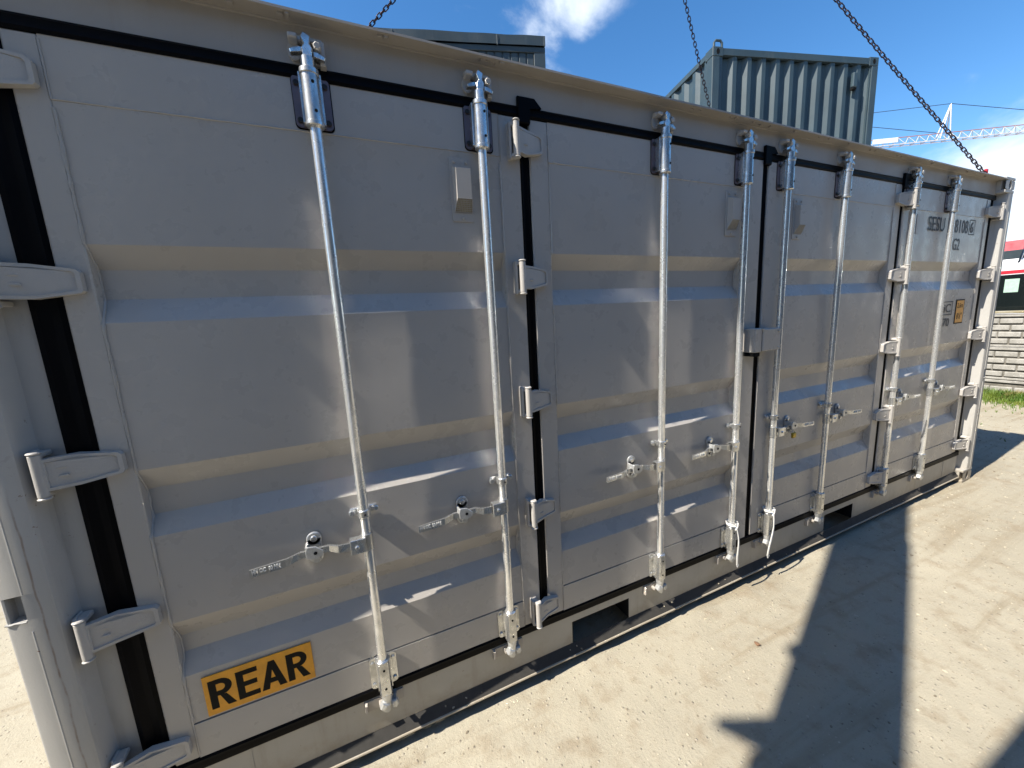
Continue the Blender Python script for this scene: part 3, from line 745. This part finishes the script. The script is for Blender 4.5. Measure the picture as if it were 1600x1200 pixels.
# ---- stickers and stencils
mb = MB(); mb.box(.349, .668, .0, .0032, .432, .578, 0, 0)
mb.v = [(x, y-.0016, z) for x, y, z in mb.v]
def quad(pts, d):
    n_ = len(pts); mb.add([(a, -.0016-d, b) for a, b in pts]+[(a, -.0016, b) for a, b in pts], [tuple(range(n_))]+[(i, (i+1) % n_, n_+(i+1) % n_, n_+i) for i in range(n_)], 1)
def letR(x, z, w_, h, t):
    quad([(x, z), (x+t, z), (x+t, z+h), (x, z+h)], .0004)
    r = h*.29; cx = x+w_-r*1.12; cz = z+h-r; ri = r-t*.86
    O = [(cx+r*1.05*math.cos(a), cz+r*math.sin(a)) for a in [PI/2-PI*i/14 for i in range(15)]]; I = [(cx+ri*math.cos(a), cz+ri*math.sin(a)) for a in [PI/2-PI*i/14 for i in range(15)]]
    O = [(x+t, z+h)]+O+[(x+t, cz-r)]; I = [(x+t, cz+ri)]+I+[(x+t, cz-ri)]
    for i in range(len(O)-1): quad([O[i], O[i+1], I[i+1], I[i]], .0004)
    quad([(x+w_*.42, cz-r+.0005), (x+w_*.42+t*.85, cz-r+.0005), (x+w_+t*.12, z), (x+w_-t*1.02, z)], .0005)
lz, lh, lt = .452, .106, .0205
letR(.362, lz, .066, lh, lt); letR(.586, lz, .066, lh, lt)
quad([(.438, lz), (.438+lt, lz), (.438+lt, lz+lh), (.438, lz+lh)], .0004)
for dz in (0, lh*.42, lh-lt*.88): quad([(.438+lt, lz+dz), (.500-(.004 if dz == lh*.42 else 0), lz+dz), (.500-(.004 if dz == lh*.42 else 0), lz+dz+lt*.88), (.438+lt, lz+dz+lt*.88)], .0004)
quad([(.505, lz), (.527, lz), (.5495, lz+lh), (.5335, lz+lh)], .0004); quad([(.5805, lz), (.5585, lz), (.5340, lz+lh), (.5520, lz+lh)], .0005)
quad([(.522, lz+.022), (.564, lz+.022), (.558, lz+.040), (.527, lz+.040)], .0006)
o = link('sticker', mb.mesh('sticker', [YEL, INK], 0), doors[0]); o['label'] = 'orange sticker reading REAR in black capitals'
Y = .0005
def stencil(txt, x, z, w_, h_, frame=None, bold=.005):
    if txt:
        mb = MB(); text_into(mb, txt, x, Y, z, w_, h_, .0006, bold); link('stencil', mb.mesh('stencil', INKG, 0), doors[3])
    if frame:
        a0, a1, z0, z1, t = frame; mb = MB(); P = [(a0, z0), (a1, z0), (a1, z1), (a0, z1)]; Q = [(a0+t, z0+t), (a1-t, z0+t), (a1-t, z1-t), (a0+t, z1-t)]
        vs = [(q[0], yy, q[1]) for yy in (Y-.0006, Y) for q in P+Q]
        fs = [(i, (i+1) % 4, 4+(i+1) % 4, 4+i) for i in range(4)]+[(8+i, 12+i, 12+(i+1) % 4, 8+(i+1) % 4) for i in range(4)]+[(i, 8+i, 8+(i+1) % 4, (i+1) % 4) for i in range(4)]+[(4+i, 4+(i+1) % 4, 12+(i+1) % 4, 12+i) for i in range(4)]
        mb.add(vs, fs); link('stencil_frame', mb.mesh('stencil_frame', INKG, 0), doors[3])
stencil('SESU', 4.835, 2.150, .250, .098); stencil('8108', 5.255, 2.150, .220, .098)
stencil('6', 5.520, 2.158, .048, .084, (5.497, 5.592, 2.143, 2.256, .006)); stencil('G2', 5.255, 2.022, .110, .088)
stencil('iC', 5.245, 1.548, .112, .068, (5.215, 5.385, 1.528, 1.635, .007), .01); stencil('70', 5.255, 1.438, .105, .066)
mb = MB(); mb.box(5.445, 5.590, .0, .0022, 1.452, 1.645, 0, 1); mb.v = [(x, y-.0010, z) for x, y, z in mb.v]
mb.box(5.454, 5.581, -.0015, -.0010, 1.461, 1.636, 0, 0)
text_into(mb, '2,6m', 5.466, -.0015, 1.572, .100, .045, .0004, .01, 1); text_into(mb, "8'6''", 5.470, -.0015, 1.488, .090, .050, .0004, .01, 1)
o = link('sticker', mb.mesh('sticker', [YEL, INK], 0), doors[3]); o['label'] = 'small yellow height sticker with black border'
mb = MB(); mb.box(4.66, 4.70, -.001, .002, 2.12, 2.25, 0); link('sun_patch', mb.mesh('sun_patch', CAST, 0), doors[3])  # thin pale rectangle standing in for a patch of sunlight

# ---- cords and padlock
def cord(name, x, zt, tail, label):
    mb = MB(); P = []
    for i in range(26):
        a = 2*PI*i/12; P.append((x+.030*math.cos(a), -.030-.030*math.sin(a)-(.004 if i > 12 else 0), zt+.008*math.sin(a*.5)+.0006*i))
    mb.tube(P, .0030, 6)
    mb.tube([(x-.012, -.062, zt+.02), (x, -.066, zt), (x+.010, -.062, zt-.018)], .0036, 6)
    mb.tube([(x+.012, -.062, zt+.02), (x+.0, -.068, zt+.002), (x-.012, -.064, zt-.018)], .0036, 6)
    P = [(x+tail[0]*t+.006*math.sin(6*t), -.066-.008*math.sin(PI*t), zt-.018-(zt-.018-tail[1])*t) for t in [i/14 for i in range(15)]]
    mb.tube(P, .0030, 6); P = [(a-.004*math.sin(9*c)-.012, b-.004, c+.012) for a, b, c in P]; mb.tube(P, .0030, 6)
    mb.tube([P[-1], (P[-1][0]+.006, P[-1][1], P[-1][2]-.02), (P[-1][0]+.016, P[-1][1], P[-1][2]-.004)], .0036, 6)
    return tag(link(name, mb.mesh(name, ROPE, 50)), label, 'cord')
cord('tie_cord', 2.840, .440, (.022, .195), 'white cord tied round the rod just left of the middle gap')
cord('tie_cord', 3.168, .440, (-.030, .165), 'white cord knotted round the rod just right of the middle gap, ends hanging down')
mb = MB(); mb.box(-.017, .017, -.044, -.030, .845, .880, .004, 0); P = [(.010*math.cos(PI*i/8), -.037, .880+.016*math.sin(PI*i/8)) for i in range(9)]; mb.tube([(.010, -.037, .872)]+P+[(-.010, -.037, .872)], .0032, 6, 1)
tag(link('padlock', mb.mesh('padlock', [BRASS, ZINC], 40), None, (3.358, 0, .026)), 'small brass padlock hanging from the handle catch on the third door', 'padlock')
# pebbles lying on the bottom flange
mb = MB()
for x in (1.12, 1.15, 1.21, 1.28, 1.74, 1.78, 1.80, 2.35, 2.41, 2.77, 2.83, 3.4, 4.75, 4.9):
    y = random.uniform(-.022, -.008); stone(mb, x, y, .060-(y+.026)*-1.1, random.uniform(.003, .006))
tag(link('flange_grit', mb.mesh('flange_grit', STONE, 0)), 'small pale stones lying on the bottom flange of the grey container', 'gravel', kind='stuff')

# ------------------------------------------------------------------ lifting chains, hook
HOOK = Vector((3.11, 1.18, 5.54))
def link_mesh():
    p, r, d = .0290, .0112, .0039; P = []
    for i in range(7): a = -PI/2+PI*i/6; P.append((r*math.sin(a)*0+0, r*math.sin(a), p/2-.002+r*math.cos(a)))
    P2 = [(0, -b, -c) for a, b, c in P]
    mb = MB(); mb.tube([(0, b, c) for a, b, c in P]+P2, d, 6, closed=True); return mb.mesh('chain_link', CHAIN, 60)
LM = link_mesh(); PITCH = .0290*1.0+.0046*1.4
ends = [((5.90, .075, 2.645), 'dark steel lifting chain to the front corner at the far right end'),
        ((5.97, 2.27, 2.645), 'dark steel lifting chain rising in front of the corrugated slate green container'),
        ((.09, 2.27, 2.645), 'dark steel lifting chain at the upper left, above the end of the top rail'),
        ((.09, .05, 2.645), 'dark steel lifting chain to the near left front corner, out of the picture')]
for k, (e, lab) in enumerate(ends):
    e = Vector(e); d = HOOK-e; L = d.length; d.normalize()
    t = thing('lifting_chain', lab, 'chain', tuple(e), 0, 'four chains of the lifting sling')
    q = d.to_track_quat('Z', 'X'); nl = int(L/PITCH)
    for i in range(nl):
        s_ = (i+.5)*PITCH; sag = -.05*math.sin(PI*s_/L)
        o = link('chain_link', LM, t, tuple(d*s_+Vector((0, 0, sag))))
        o.rotation_mode = 'QUATERNION'; o.rotation_quaternion = q @ Matrix.Rotation(i*PI/2+.25+random.uniform(-.12, .12), 3, 'Z').to_quaternion()
    mb = MB(); mb.tube([(0, 0, .03), (.004, 0, .006), (.022, 0, -.012), (.016, 0, -.036), (-.008, 0, -.044), (-.022, 0, -.030)], [.012, .012, .011, .010, .009, .006], 8)
    mb.box(-.014, .014, -.010, .010, .018, .044, .004)
    tag(link('lifting_hook', mb.mesh('lifting_hook', RED, 40), None, tuple(e)),
        ['red hook of the sling in the right front top corner', 'red hook of the sling in the right rear top corner', 'red hook of the sling in the left rear top corner', 'red hook of the sling in the left front top corner'][k], 'hook', 'hooks of the lifting sling')

# ------------------------------------------------------------------ crane truck standing left of and behind the photographer
tr = thing('crane_truck', 'white lorry with a grey loader crane, whose boom reaches over the container', 'lorry', (-3.0, -2.5, 0))
def tpart(name, fn, mats, sm=30):
    mb = MB(); fn(mb); mb.v = [(x+3.0, y+2.5, z) for x, y, z in mb.v]; return link(name, mb.mesh(name, mats, sm), tr)
tpart('cab', lambda m: (m.box(-1.8, .25, -3.72, -1.24, .75, 2.95, .08), m.box(-1.7, .28, -3.6, -1.262, 2.95, 3.75, .05)), WHITE)
tpart('windscreen', lambda m: m.box(.252, .262, -3.5, -1.45, 1.75, 2.6, .004), GLASS)
tpart('bumper', lambda m: m.box(.25, .36, -3.7, -1.26, .45, .85, .03), SOOT)
tpart('side_window', lambda m: (m.box(-1.2, -.3, -1.238, -1.230, 1.8, 2.5, .003)), GLASS)
tpart('chassis', lambda m: (m.box(-9.5, .2, -3.0, -2.75, .7, .95, .01), m.box(-9.5, .2, -2.25, -2.0, .7, .95, .01)), SOOT)
tpart('bed', lambda m: (m.box(-9.6, -4.2, -3.74, -1.26, 1.05, 1.2, .01), m.box(-9.6, -4.2, -3.74, -3.70, 1.2, 1.6, .01), m.box(-9.6, -4.2, -1.30, -1.26, 1.2, 1.6, .01)), BOOM)
for x in (-.7, -6.2, -7.6):
    for y in (-3.6, -1.65):
        tpart('wheel', lambda m: (m.cyl((x, y, .5), (x, y+.28, .5), .5, 28, 0, bev=.03), m.cyl((x, y-.005, .5), (x, y+.285, .5), .26, 20, 1)), [TYRE, CHROME])
bb = Vector((-3.3, -1.989, 3.6)); bt = Vector((3.15, 1.112, 6.55)); bd = (bt-bb).normalized()
bs = bd.cross(Vector((0, 0, 1))).normalized(); bu = bs.cross(bd)
tpart('crane_column', lambda m: (m.box(-3.75, -2.85, -2.9, -1.4, 1.0, 1.5, .03), m.box(-3.5, -3.1, -2.12, -1.74, 1.5, 3.75, .03)), BOOM)
def boomf(m):
    m.beam(bb-bd*.5, bb+bd*2.25, .34, .42); m.beam(bb+bd*2.2, bb+bd*3.9, .31, .37); m.beam(bb+bd*3.85, bb+bd*5.7, .29, .36); m.beam(bb+bd*5.65, bt, .25, .32)
def overhead(gx, gy, h):      # the point at height h whose shadow falls at (gx, gy)
    k = h/math.tan(SEL); return Vector((gx-k*math.cos(SAZ), gy-k*math.sin(SAZ), h))
def hoses(m):
    m.beam(overhead(2.42, -.78, 4.95), overhead(2.12, -.515, 4.98), .24, .10, .03, .03)
    m.beam(overhead(2.80, -.55, 5.1), overhead(2.745, -.425, 5.1), .10, .08, .06, .05)
    m.beam(bb+bd*2.0+bu*.30, bb+bd*4.9+bu*.22, .07, .07)
tpart('boom', boomf, BOOM, 0); tpart('hose_bracket', hoses, SOOT, 0)
tpart('cylinder', lambda m: m.cyl(bb+Vector((.15, .06, -1.4)), bb+bd*1.7-bu*.28, .09, 16), CHROME)
mb = MB(); mb.tube([(0, 0, .95), (0, 0, .35)], .02, 8); mb.box(-.1, .1, -.06, .06, .12, .42, .02); mb.tube([(0, 0, .14), (.06, 0, .06), (.04, 0, -.05), (-.05, 0, -.05), (-.07, 0, .02)], .025, 8)
tag(link('crane_hook', mb.mesh('crane_hook', SOOT, 40), None, tuple(HOOK+Vector((0, 0, .04)))), 'dark steel crane hook block holding the four sling chains above the container', 'hook')

# ------------------------------------------------------------------ slate green containers (right), two high
def green_container(name, label, A, rz, z0, W=2.63, H=2.59, D=6.06, vent_on=True, group=None):
    r = thing(name, label, 'shipping container', (A.x, A.y, z0), rz, group)
    vs, fs = corrug(.10, W-.10, .14, H-.10, .228, .055, .24, .26)
    mb = MB(); mb.add([(a, .018+b, z) for a, b, z in vs], fs)
    mb.v = [(x, y+.006*noise.noise(Vector((x*4, z*4, 2))), z) for x, y, z in mb.v]
    link('end_wall', mb.mesh('end_wall', GREEN, 0), r)
    vs, fs = corrug(.12, D-.12, .14, H-.08, .27, .040, .24, .26)
    m1 = MB(); m1.add([(.016+b, a, z) for a, b, z in vs], fs); link('side_wall', m1.mesh('side_wall', GREEN, 0), r)
    m2 = MB(); m2.add([(W-.016-b, a, z) for a, b, z in vs], fs); link('side_wall', m2.mesh('side_wall', GREEN, 0), r)
    for x in (0, W-.11):
        for y in (0, D-.12):
            m = MB(); m.box(x, x+.11, y, y+.12, .119, H-.119, .006)
            if y == 0: m.box(x+.11 if x == 0 else x-.022, x+.132 if x == 0 else x, .012, .03, .119, H-.1, .002)
            link('corner_post', m.mesh('corner_post', GREEN), r)
    m = MB(); m.box(.1, W-.13, .004, .06, H-.10, H-.015, .003); m.box(.1, W-.13, D-.06, D, H-.10, H-.015); m.box(.004, .06, .13, D-.13, H-.085, H-.015, .003); m.box(W-.06, W-.004, .13, D-.13, H-.085, H-.015, .003)
    link('top_rail', m.mesh('top_rail', GREEN), r)
    m = MB(); m.box(.1, W-.13, .004, .06, .02, .14, .003); m.box(.1, W-.13, D-.06, D, .02, .14); m.box(.004, .06, .13, D-.13, .02, .14, .003); m.box(W-.06, W-.004, .13, D-.13, .02, .14, .003)
    link('bottom_rail', m.mesh('bottom_rail', GREEN), r)
    m = MB(); m.box(.05, W-.05, .05, D-.05, H-.05, H-.02); link('roof', m.mesh('roof', GREEN), r)
    for x, sx in ((0, 1), (W, -1)):
        for y, sy in ((0, 1), (D, -1)):
            for z in (0, H-.118):
                m = MB(); m.box(x, x+sx*.16, y, y+sy*.16, z+.0, z+.118, .006); 
                m.prism(ell(x+sx*.08, z+.059, .024, .036, 14), 'y', y-sy*.002, y+sy*.003, 1)
                link('corner_casting', m.mesh('corner_casting', [GREEN, VOID]), r)
    if vent_on:
        m = MB(); m.box(W-.44, W-.36, -.020, .03, H-.42, H-.22, .012); m.box(W-.435, W-.365, -.012, .03, H-.45, H-.42, .003, 1); link('vent', m.mesh('vent', [GREEN, VOID]), r)
        m = MB(); P = [(.05, .05, H-.0), (.05, .05, H+.07), (.075, .05, H+.10), (.145, .05, H+.10), (.17, .05, H+.07), (.17, .05, H-.0)]; m.tube(P, .016, 8); link('lifting_eye', m.mesh('lifting_eye', GREEN, 40), r)
        m = MB(); m.box(W-.150, W-.012, -.004, .0, .980, 1.15, 0); 
        text_into(m, '05', W-.128, -.004, 1.02, .09, .085, .002, .02, 1); link('number_plate', m.mesh('number_plate', [WHITEP, INKG], 0), r)
    return r
GA = Vector((5.97, 2.78, 0)); GW = 2.72; grz = math.atan2(-.245, .9695)
green_container('shipping_container', 'upper slate green corrugated container at the right, white number plate on its corner post', GA, grz, 2.60, W=GW, group='slate green containers stacked behind')
green_container('shipping_container', 'slate green corrugated container at the bottom of the right hand stack, behind the grey one', GA, grz, 0.0, W=GW, vent_on=False, group='slate green containers stacked behind')

NTH = ('first', 'second', 'third', 'fourth')
YG = 'unseen containers added behind the camera to block sky light'
for k in range(4):  # unseen row behind the camera, added to cut sky light on the doors
    for z0 in (0, 2.6):
        green_container('shipping_container', ('upper' if z0 else 'lower')+' slate green container, '+NTH[k]+' from the lorry end of the unseen row added to block sky light', Vector((-5.9+6.15*k, -6.3, 0)), -PI/2, z0, W=2.438, vent_on=False, group=YG)
# ------------------------------------------------------------------ anthracite cabin (left), two high
def cabin(name, label, Bc, rz, z0, W=4.6, H=2.62, D=2.4):
    r = thing(name, label, 'cabin', (Bc.x, Bc.y, z0), rz, 'anthracite cabins stacked behind')     # origin at the right front corner, reaches to -x
    m = MB()
    nx_ = 46; vs = []
    for i in range(nx_+1):
        x = -W+W*i/nx_; k = .006*noise.noise(Vector((x*3, z0, 1)))
        vs += [(x, -.025+k, H-.112), (x, -.030+k*2, H-.004+.004*noise.noise(Vector((x*2.4, 4, z0)))), (x, .3, H+.004)]
    m.add(vs, [(3*i, 3*i+3, 3*i+4, 3*i+1) for i in range(nx_)]+[(3*i+1, 3*i+4, 3*i+5, 3*i+2) for i in range(nx_)])
    m.box(0-.02, 0, -.025, D, H-.112, H-.002, .003); m.box(-W, 0, .3, D, H-.03, H)
    for x in (-.62*1, -1.9, -3.2): m.box(x-.006, x+.006, -.034, -.02, H-.13, H-.01, .002)
    link('roof_trim', m.mesh('roof_trim', OFFICE, 20), r)
    m = MB(); m.box(-W, 0, -.004, .06, H-.182, H-.118, .004); link('top_beam', m.mesh('top_beam', OFFICE), r)
    m = MB(); m.box(-.150, 0, -.002, .10, .1, H-.182, .005); m.box(-W, -W+.15, -.002, .1, .1, H-.182, .005); m.box(-W, 0, -.004, .08, 0, .1, .005); link('frame', m.mesh('frame', OFFICE), r)
    for i in range(int((W-.30)/.1035)):
        x = -.152-i*.1035; mm = MB() if i == 0 else None
        if i == 0:
            mm.box(-.085, 0, .012, .03, .1, H-.184, .004); mm.box(-.1035, -.085, .026, .034, .1, H-.184, 0); PM = mm.mesh('wall_panel', OFFICE)
        link('wall_panel', PM, r, (x, 0, 0))
    m = MB(); m.box(-.012, -.004, .12, D-.1, .1, H-.14, 0); m.box(-W, 0, D-.02, D, 0, H-.03); m.box(-W+.004, -W+.012, .1, D-.1, .1, H-.14); link('rear_wall', m.mesh('rear_wall', OFFICE), r)
    return r
CB = Vector((3.735, 3.445, 0)); crz = math.atan2(-.45, 1.63)
cabin('site_cabin', 'anthracite ribbed metal cabin with a dented roof trim, upper one of the left hand stack', CB, crz, 2.60)
cabin('site_cabin', 'lower anthracite ribbed metal cabin of the left hand stack, behind the grey container', CB, crz, -.02)

# ------------------------------------------------------------------ concrete fence
fx = 10.85
fence = thing('concrete_fence', 'pale precast concrete fence with brick pattern panels beyond the far end of the container', 'fence', (fx, 0, 0))
brick = []
for k in range(4):
    m = MB(); m.box(-.018-.002*k, .008, .003, .242, .003, .085, .009); m.v = [(x+(.004*noise.noise(Vector((y*30, z*30, k))) if x < 0 else 0), y+.002*noise.noise(Vector((z*40, k, 1))), z+.002*noise.noise(Vector((y*25, k, 2)))) for x, y, z in m.v]
    brick.append(m.mesh('brick', CONC, 0, recalc=False))
m2 = MB(); m2.box(-.004, .01, 0, .118, 0, .088); m2.box(-.02, -.004, .006, .112, .006, .082, .006); halfb = m2.mesh('brick', CONC, 0)
py0 = 1.43                                    # left post
for pi in range(-1, 4):
    yp = py0-2.06*pi
    m = MB(); m.box(-.065, .065, -.06, .06, -.2, 1.42, .01); link('post', m.mesh('post', CONC, 0), fence, (0, yp, 0))
    m = MB(); m.box(-.055, .055, -2.0, -.06, 1.345, 1.385, .008); link('cap', m.mesh('cap', CONCT, 0), fence, (0, yp, 0))
    for zi, z0 in enumerate((-.32, .26, .80)):
        m = MB(); H_ = .575 if zi == 0 else .535
        m.box(-.008, .025, -1.999, -.061, z0, z0+H_, 0, 1); m.box(-.035, .03, -1.998, -.062, z0+H_-.045, z0+H_-.002, .006); m.box(-.035, .03, -1.998, -.062, z0+.002, z0+.038, .006)
        m.box(-.035, .03, -.13, -.062, z0+.04, z0+H_-.047, .006); m.box(-.035, .03, -1.998, -1.93, z0+.04, z0+H_-.047, .006)
        link('panel', m.mesh('panel', [CONC, MORT], 0), fence, (0, yp, 0))
        if pi > 1: continue
        for rr in range(4):
            zz = z0+.052+rr*.109
            if zz > z0+H_-.14: continue
            yb = yp-.14-(.128 if rr % 2 else 0)
            if rr % 2: link('brick', halfb, fence, (-.012, yp-.14-.118, zz))
            while yb-.245 > yp-1.93: link('brick', random.choice(brick), fence, (-.012, yb-.245, zz)); yb -= .258
# grass strip along the fence
mb = MB()
for i in range(26000):
    x = fx-.08-abs(random.gauss(0, .42)); y = random.uniform(-1.6, 3.0)
    if x < fx-1.25: continue
    if noise.noise(Vector((x*3, y*3, 0)))+random.uniform(-.2, .9) < (fx-x-.5)*.9: continue
    h = random.uniform(.04, .12)*(1.25 if fx-x < .5 else .6); a = random.uniform(0, 2*PI); l = random.uniform(0, .6)*h; wd = .0045
    dx, dy = math.cos(a), math.sin(a); px_, py_ = -dy*wd, dx*wd
    mb.add([(x-px_, y-py_, -.01), (x+px_, y+py_, -.01), (x+dx*l*.4+px_*.7, y+dy*l*.4+py_*.7, h*.6), (x+dx*l*.4-px_*.7, y+dy*l*.4-py_*.7, h*.6), (x+dx*l, y+dy*l, h)], [(0, 1, 2, 3), (3, 2, 4)])
for i in range(120):
    x = random.uniform(7.6, 9.9); y = random.uniform(-.6, 1.5)
    if noise.noise(Vector((x*2.3, y*2.3, 7))) < .12: continue
    for q in range(4):
        h = random.uniform(.012, .04); a = random.uniform(0, 2*PI); dx, dy = math.cos(a)*.02, math.sin(a)*.02; wd = .003
        mb.add([(x, y-wd, gh(x, y)-.002), (x, y+wd, gh(x, y)-.002), (x+dx, y+dy, h)], [(0, 1, 2)])
tag(link('grass', mb.mesh('grass', GRASS, 0, recalc=False)), 'strip of short green grass with dry tufts along the foot of the concrete fence', 'grass', kind='stuff')

# ------------------------------------------------------------------ white van behind the fence
vn = thing('van', 'white high roofed van with dark windows and a red roof box behind the concrete fence', 'van', (13.2, -.6, 0))
def vpart(name, fn, mats, sm=30):
    mb = MB(); fn(mb); return link(name, mb.mesh(name, mats, sm), vn)
vx = -.95
vpart('body', lambda m: (m.box(vx, .95, -3.4, 2.42, .42, 2.28, .09)), WHITE)
vpart('window', lambda m: m.box(vx-.006, vx+.01, -2.2, 2.28, 1.34, 2.00, .01), GLASS)
vpart('window_trim', lambda m: (m.box(vx-.010, vx+.01, 2.285, 2.335, 1.34, 2.00, .003)), TAN)
vpart('stripe', lambda m: (m.box(vx-.004, vx+.01, .6, 2.32, 2.015, 2.075, 0)), RED)
vpart('window_note', lambda m: m.box(vx-.010, vx-.007, 1.97, 2.14, 1.68, 1.92, 0), PAPER)
vpart('roof_band', lambda m: (m.box(vx+.10, .8, 1.93, 2.40, 2.281, 2.44, .01)), OFFICE)
vpart('roof_box', lambda m: (m.prism([(vx+.12, 2.441), (vx+.22, 2.62), (.7, 2.62), (.8, 2.441)], 'y', 1.97, 2.42)), RED)
vpart('roof_rack', lambda m: [m.tube([(vx+.02, y_, 2.20), (vx+.04, y_-.05, 2.50), (vx+.10, y_-.12, 2.66), (vx+.3, y_-.16, 2.70)], .018, 8) for y_ in (2.02, 1.92, 1.2, .2)] + [m.tube([(vx+.05, 1.95, 2.40), (vx+.05, -1.5, 2.40)], .014, 8)], CHROME)
for y in (-2.5, 1.6):
    for x in (-.9, .66): vpart('wheel', lambda m: (m.cyl((x, y, .34), (x+.24, y, .34), .34, 24, 0, bev=.02), m.cyl((x-.004, y, .34), (x+.244, y, .34), .19, 18, 1)), [TYRE, CHROME])

# ------------------------------------------------------------------ tower crane far away
P1 = CAM + Vector((.911, .412, 0))*111; P2 = CAM + Vector((.967, .256, 0))*129
Hj = 32.5; jd = (P2-P1); jd.z = 0; jl = jd.length; jd.normalize(); js = Vector((-jd.y, jd.x, 0))
base = P1-jd*3.5
tcr = thing('tower_crane', 'white and red tower crane with a long lattice jib against the clouds in the distance', 'crane', (base.x, base.y, 0))
def cpart(name, fn, mats):
    mb = MB(); fn(mb); mb.v = [(x-base.x, y-base.y, z) for x, y, z in mb.v]; return link(name, mb.mesh(name, mats, 0), tcr)
def J(s, side, z): v = P1+jd*s+js*side; return (v.x, v.y, Hj+z)
def jib(m):
    L = jl+32; n = int((L+12)/1.9)
    for i in range(n):
        s0 = -12+i*1.9; s1 = s0+1.9; sc = 1
        for sd in (-.6, .6): m.tube([J(s0, sd, -1.15+.018*s0), J(s1, sd, -1.15+.018*s1)], .085, 4, 0)
        m.tube([J(s0, 0, .25+.018*s0), J(s1, 0, .25+.018*s1)], .085, 4, 1)
        for sd in (-.6, .6):
            m.tube([J(s0, sd, -1.15+.018*s0), J((s0+s1)/2, 0, .25+.018*s0)], .045, 4, 0); m.tube([J((s0+s1)/2, 0, .25+.018*s0), J(s1, sd, -1.15+.018*s1)], .045, 4, 0)
        m.tube([J(s0, -.6, -1.15+.018*s0), J(s0, .6, -1.15+.018*s0)], .05, 4, 1)
cpart('jib', jib, [CRANEW, simple('crane_rust_red', (0.34, 0.17, 0.15), 0.6)])
cpart('sign_board', lambda m: m.add([J(-1, -.7, -.75), J(3.6, -.7, -.70), J(3.6, -.7, .15), J(-1, -.7, .1), J(-1, -.62, -.75), J(3.6, -.62, -.70), J(3.6, -.62, .15), J(-1, -.62, .1)], [(0, 1, 2, 3), (4, 5, 6, 7), (0, 1, 5, 4), (3, 2, 6, 7)]), WHITE)
def apex(m):
    s = 12.6; top = J(s+.5, 0, 5.6)
    for a, sd in ((s-1.2, -.5), (s-1.2, .5), (s+.6, -.5), (s+.6, .5)): m.tube([J(a, sd, -.6), top], .10, 4)
cpart('mast_head', apex, CRANEW)
cpart('tie_cable', lambda m: (m.tube([J(13.1, 0, 5.6), J(-8, 0, 5.0)], .05, 4), m.tube([J(13.1, 0, 5.6), J(jl+20, 0, -.2)], .05, 4), m.tube([J(-8, 0, 3.9), J(11, 0, .6)], .05, 4), m.tube([J(-8, 0, 3.4), J(-8, 0, .1)], .1, 4)), SOOT)
cpart('mast', lambda m: ([m.tube([(base.x+a, base.y+b, 0), (base.x+a, base.y+b, Hj)], .12, 4) for a in (-.8, .8) for b in (-.8, .8)] + [m.tube([(base.x-.8 if i % 2 else base.x+.8, base.y-.8, i*1.6), (base.x+.8 if i % 2 else base.x-.8, base.y-.8, i*1.6+1.6)], .07, 4) for i in range(19)]), CRANEW)
print('objects', len(scene.objects))
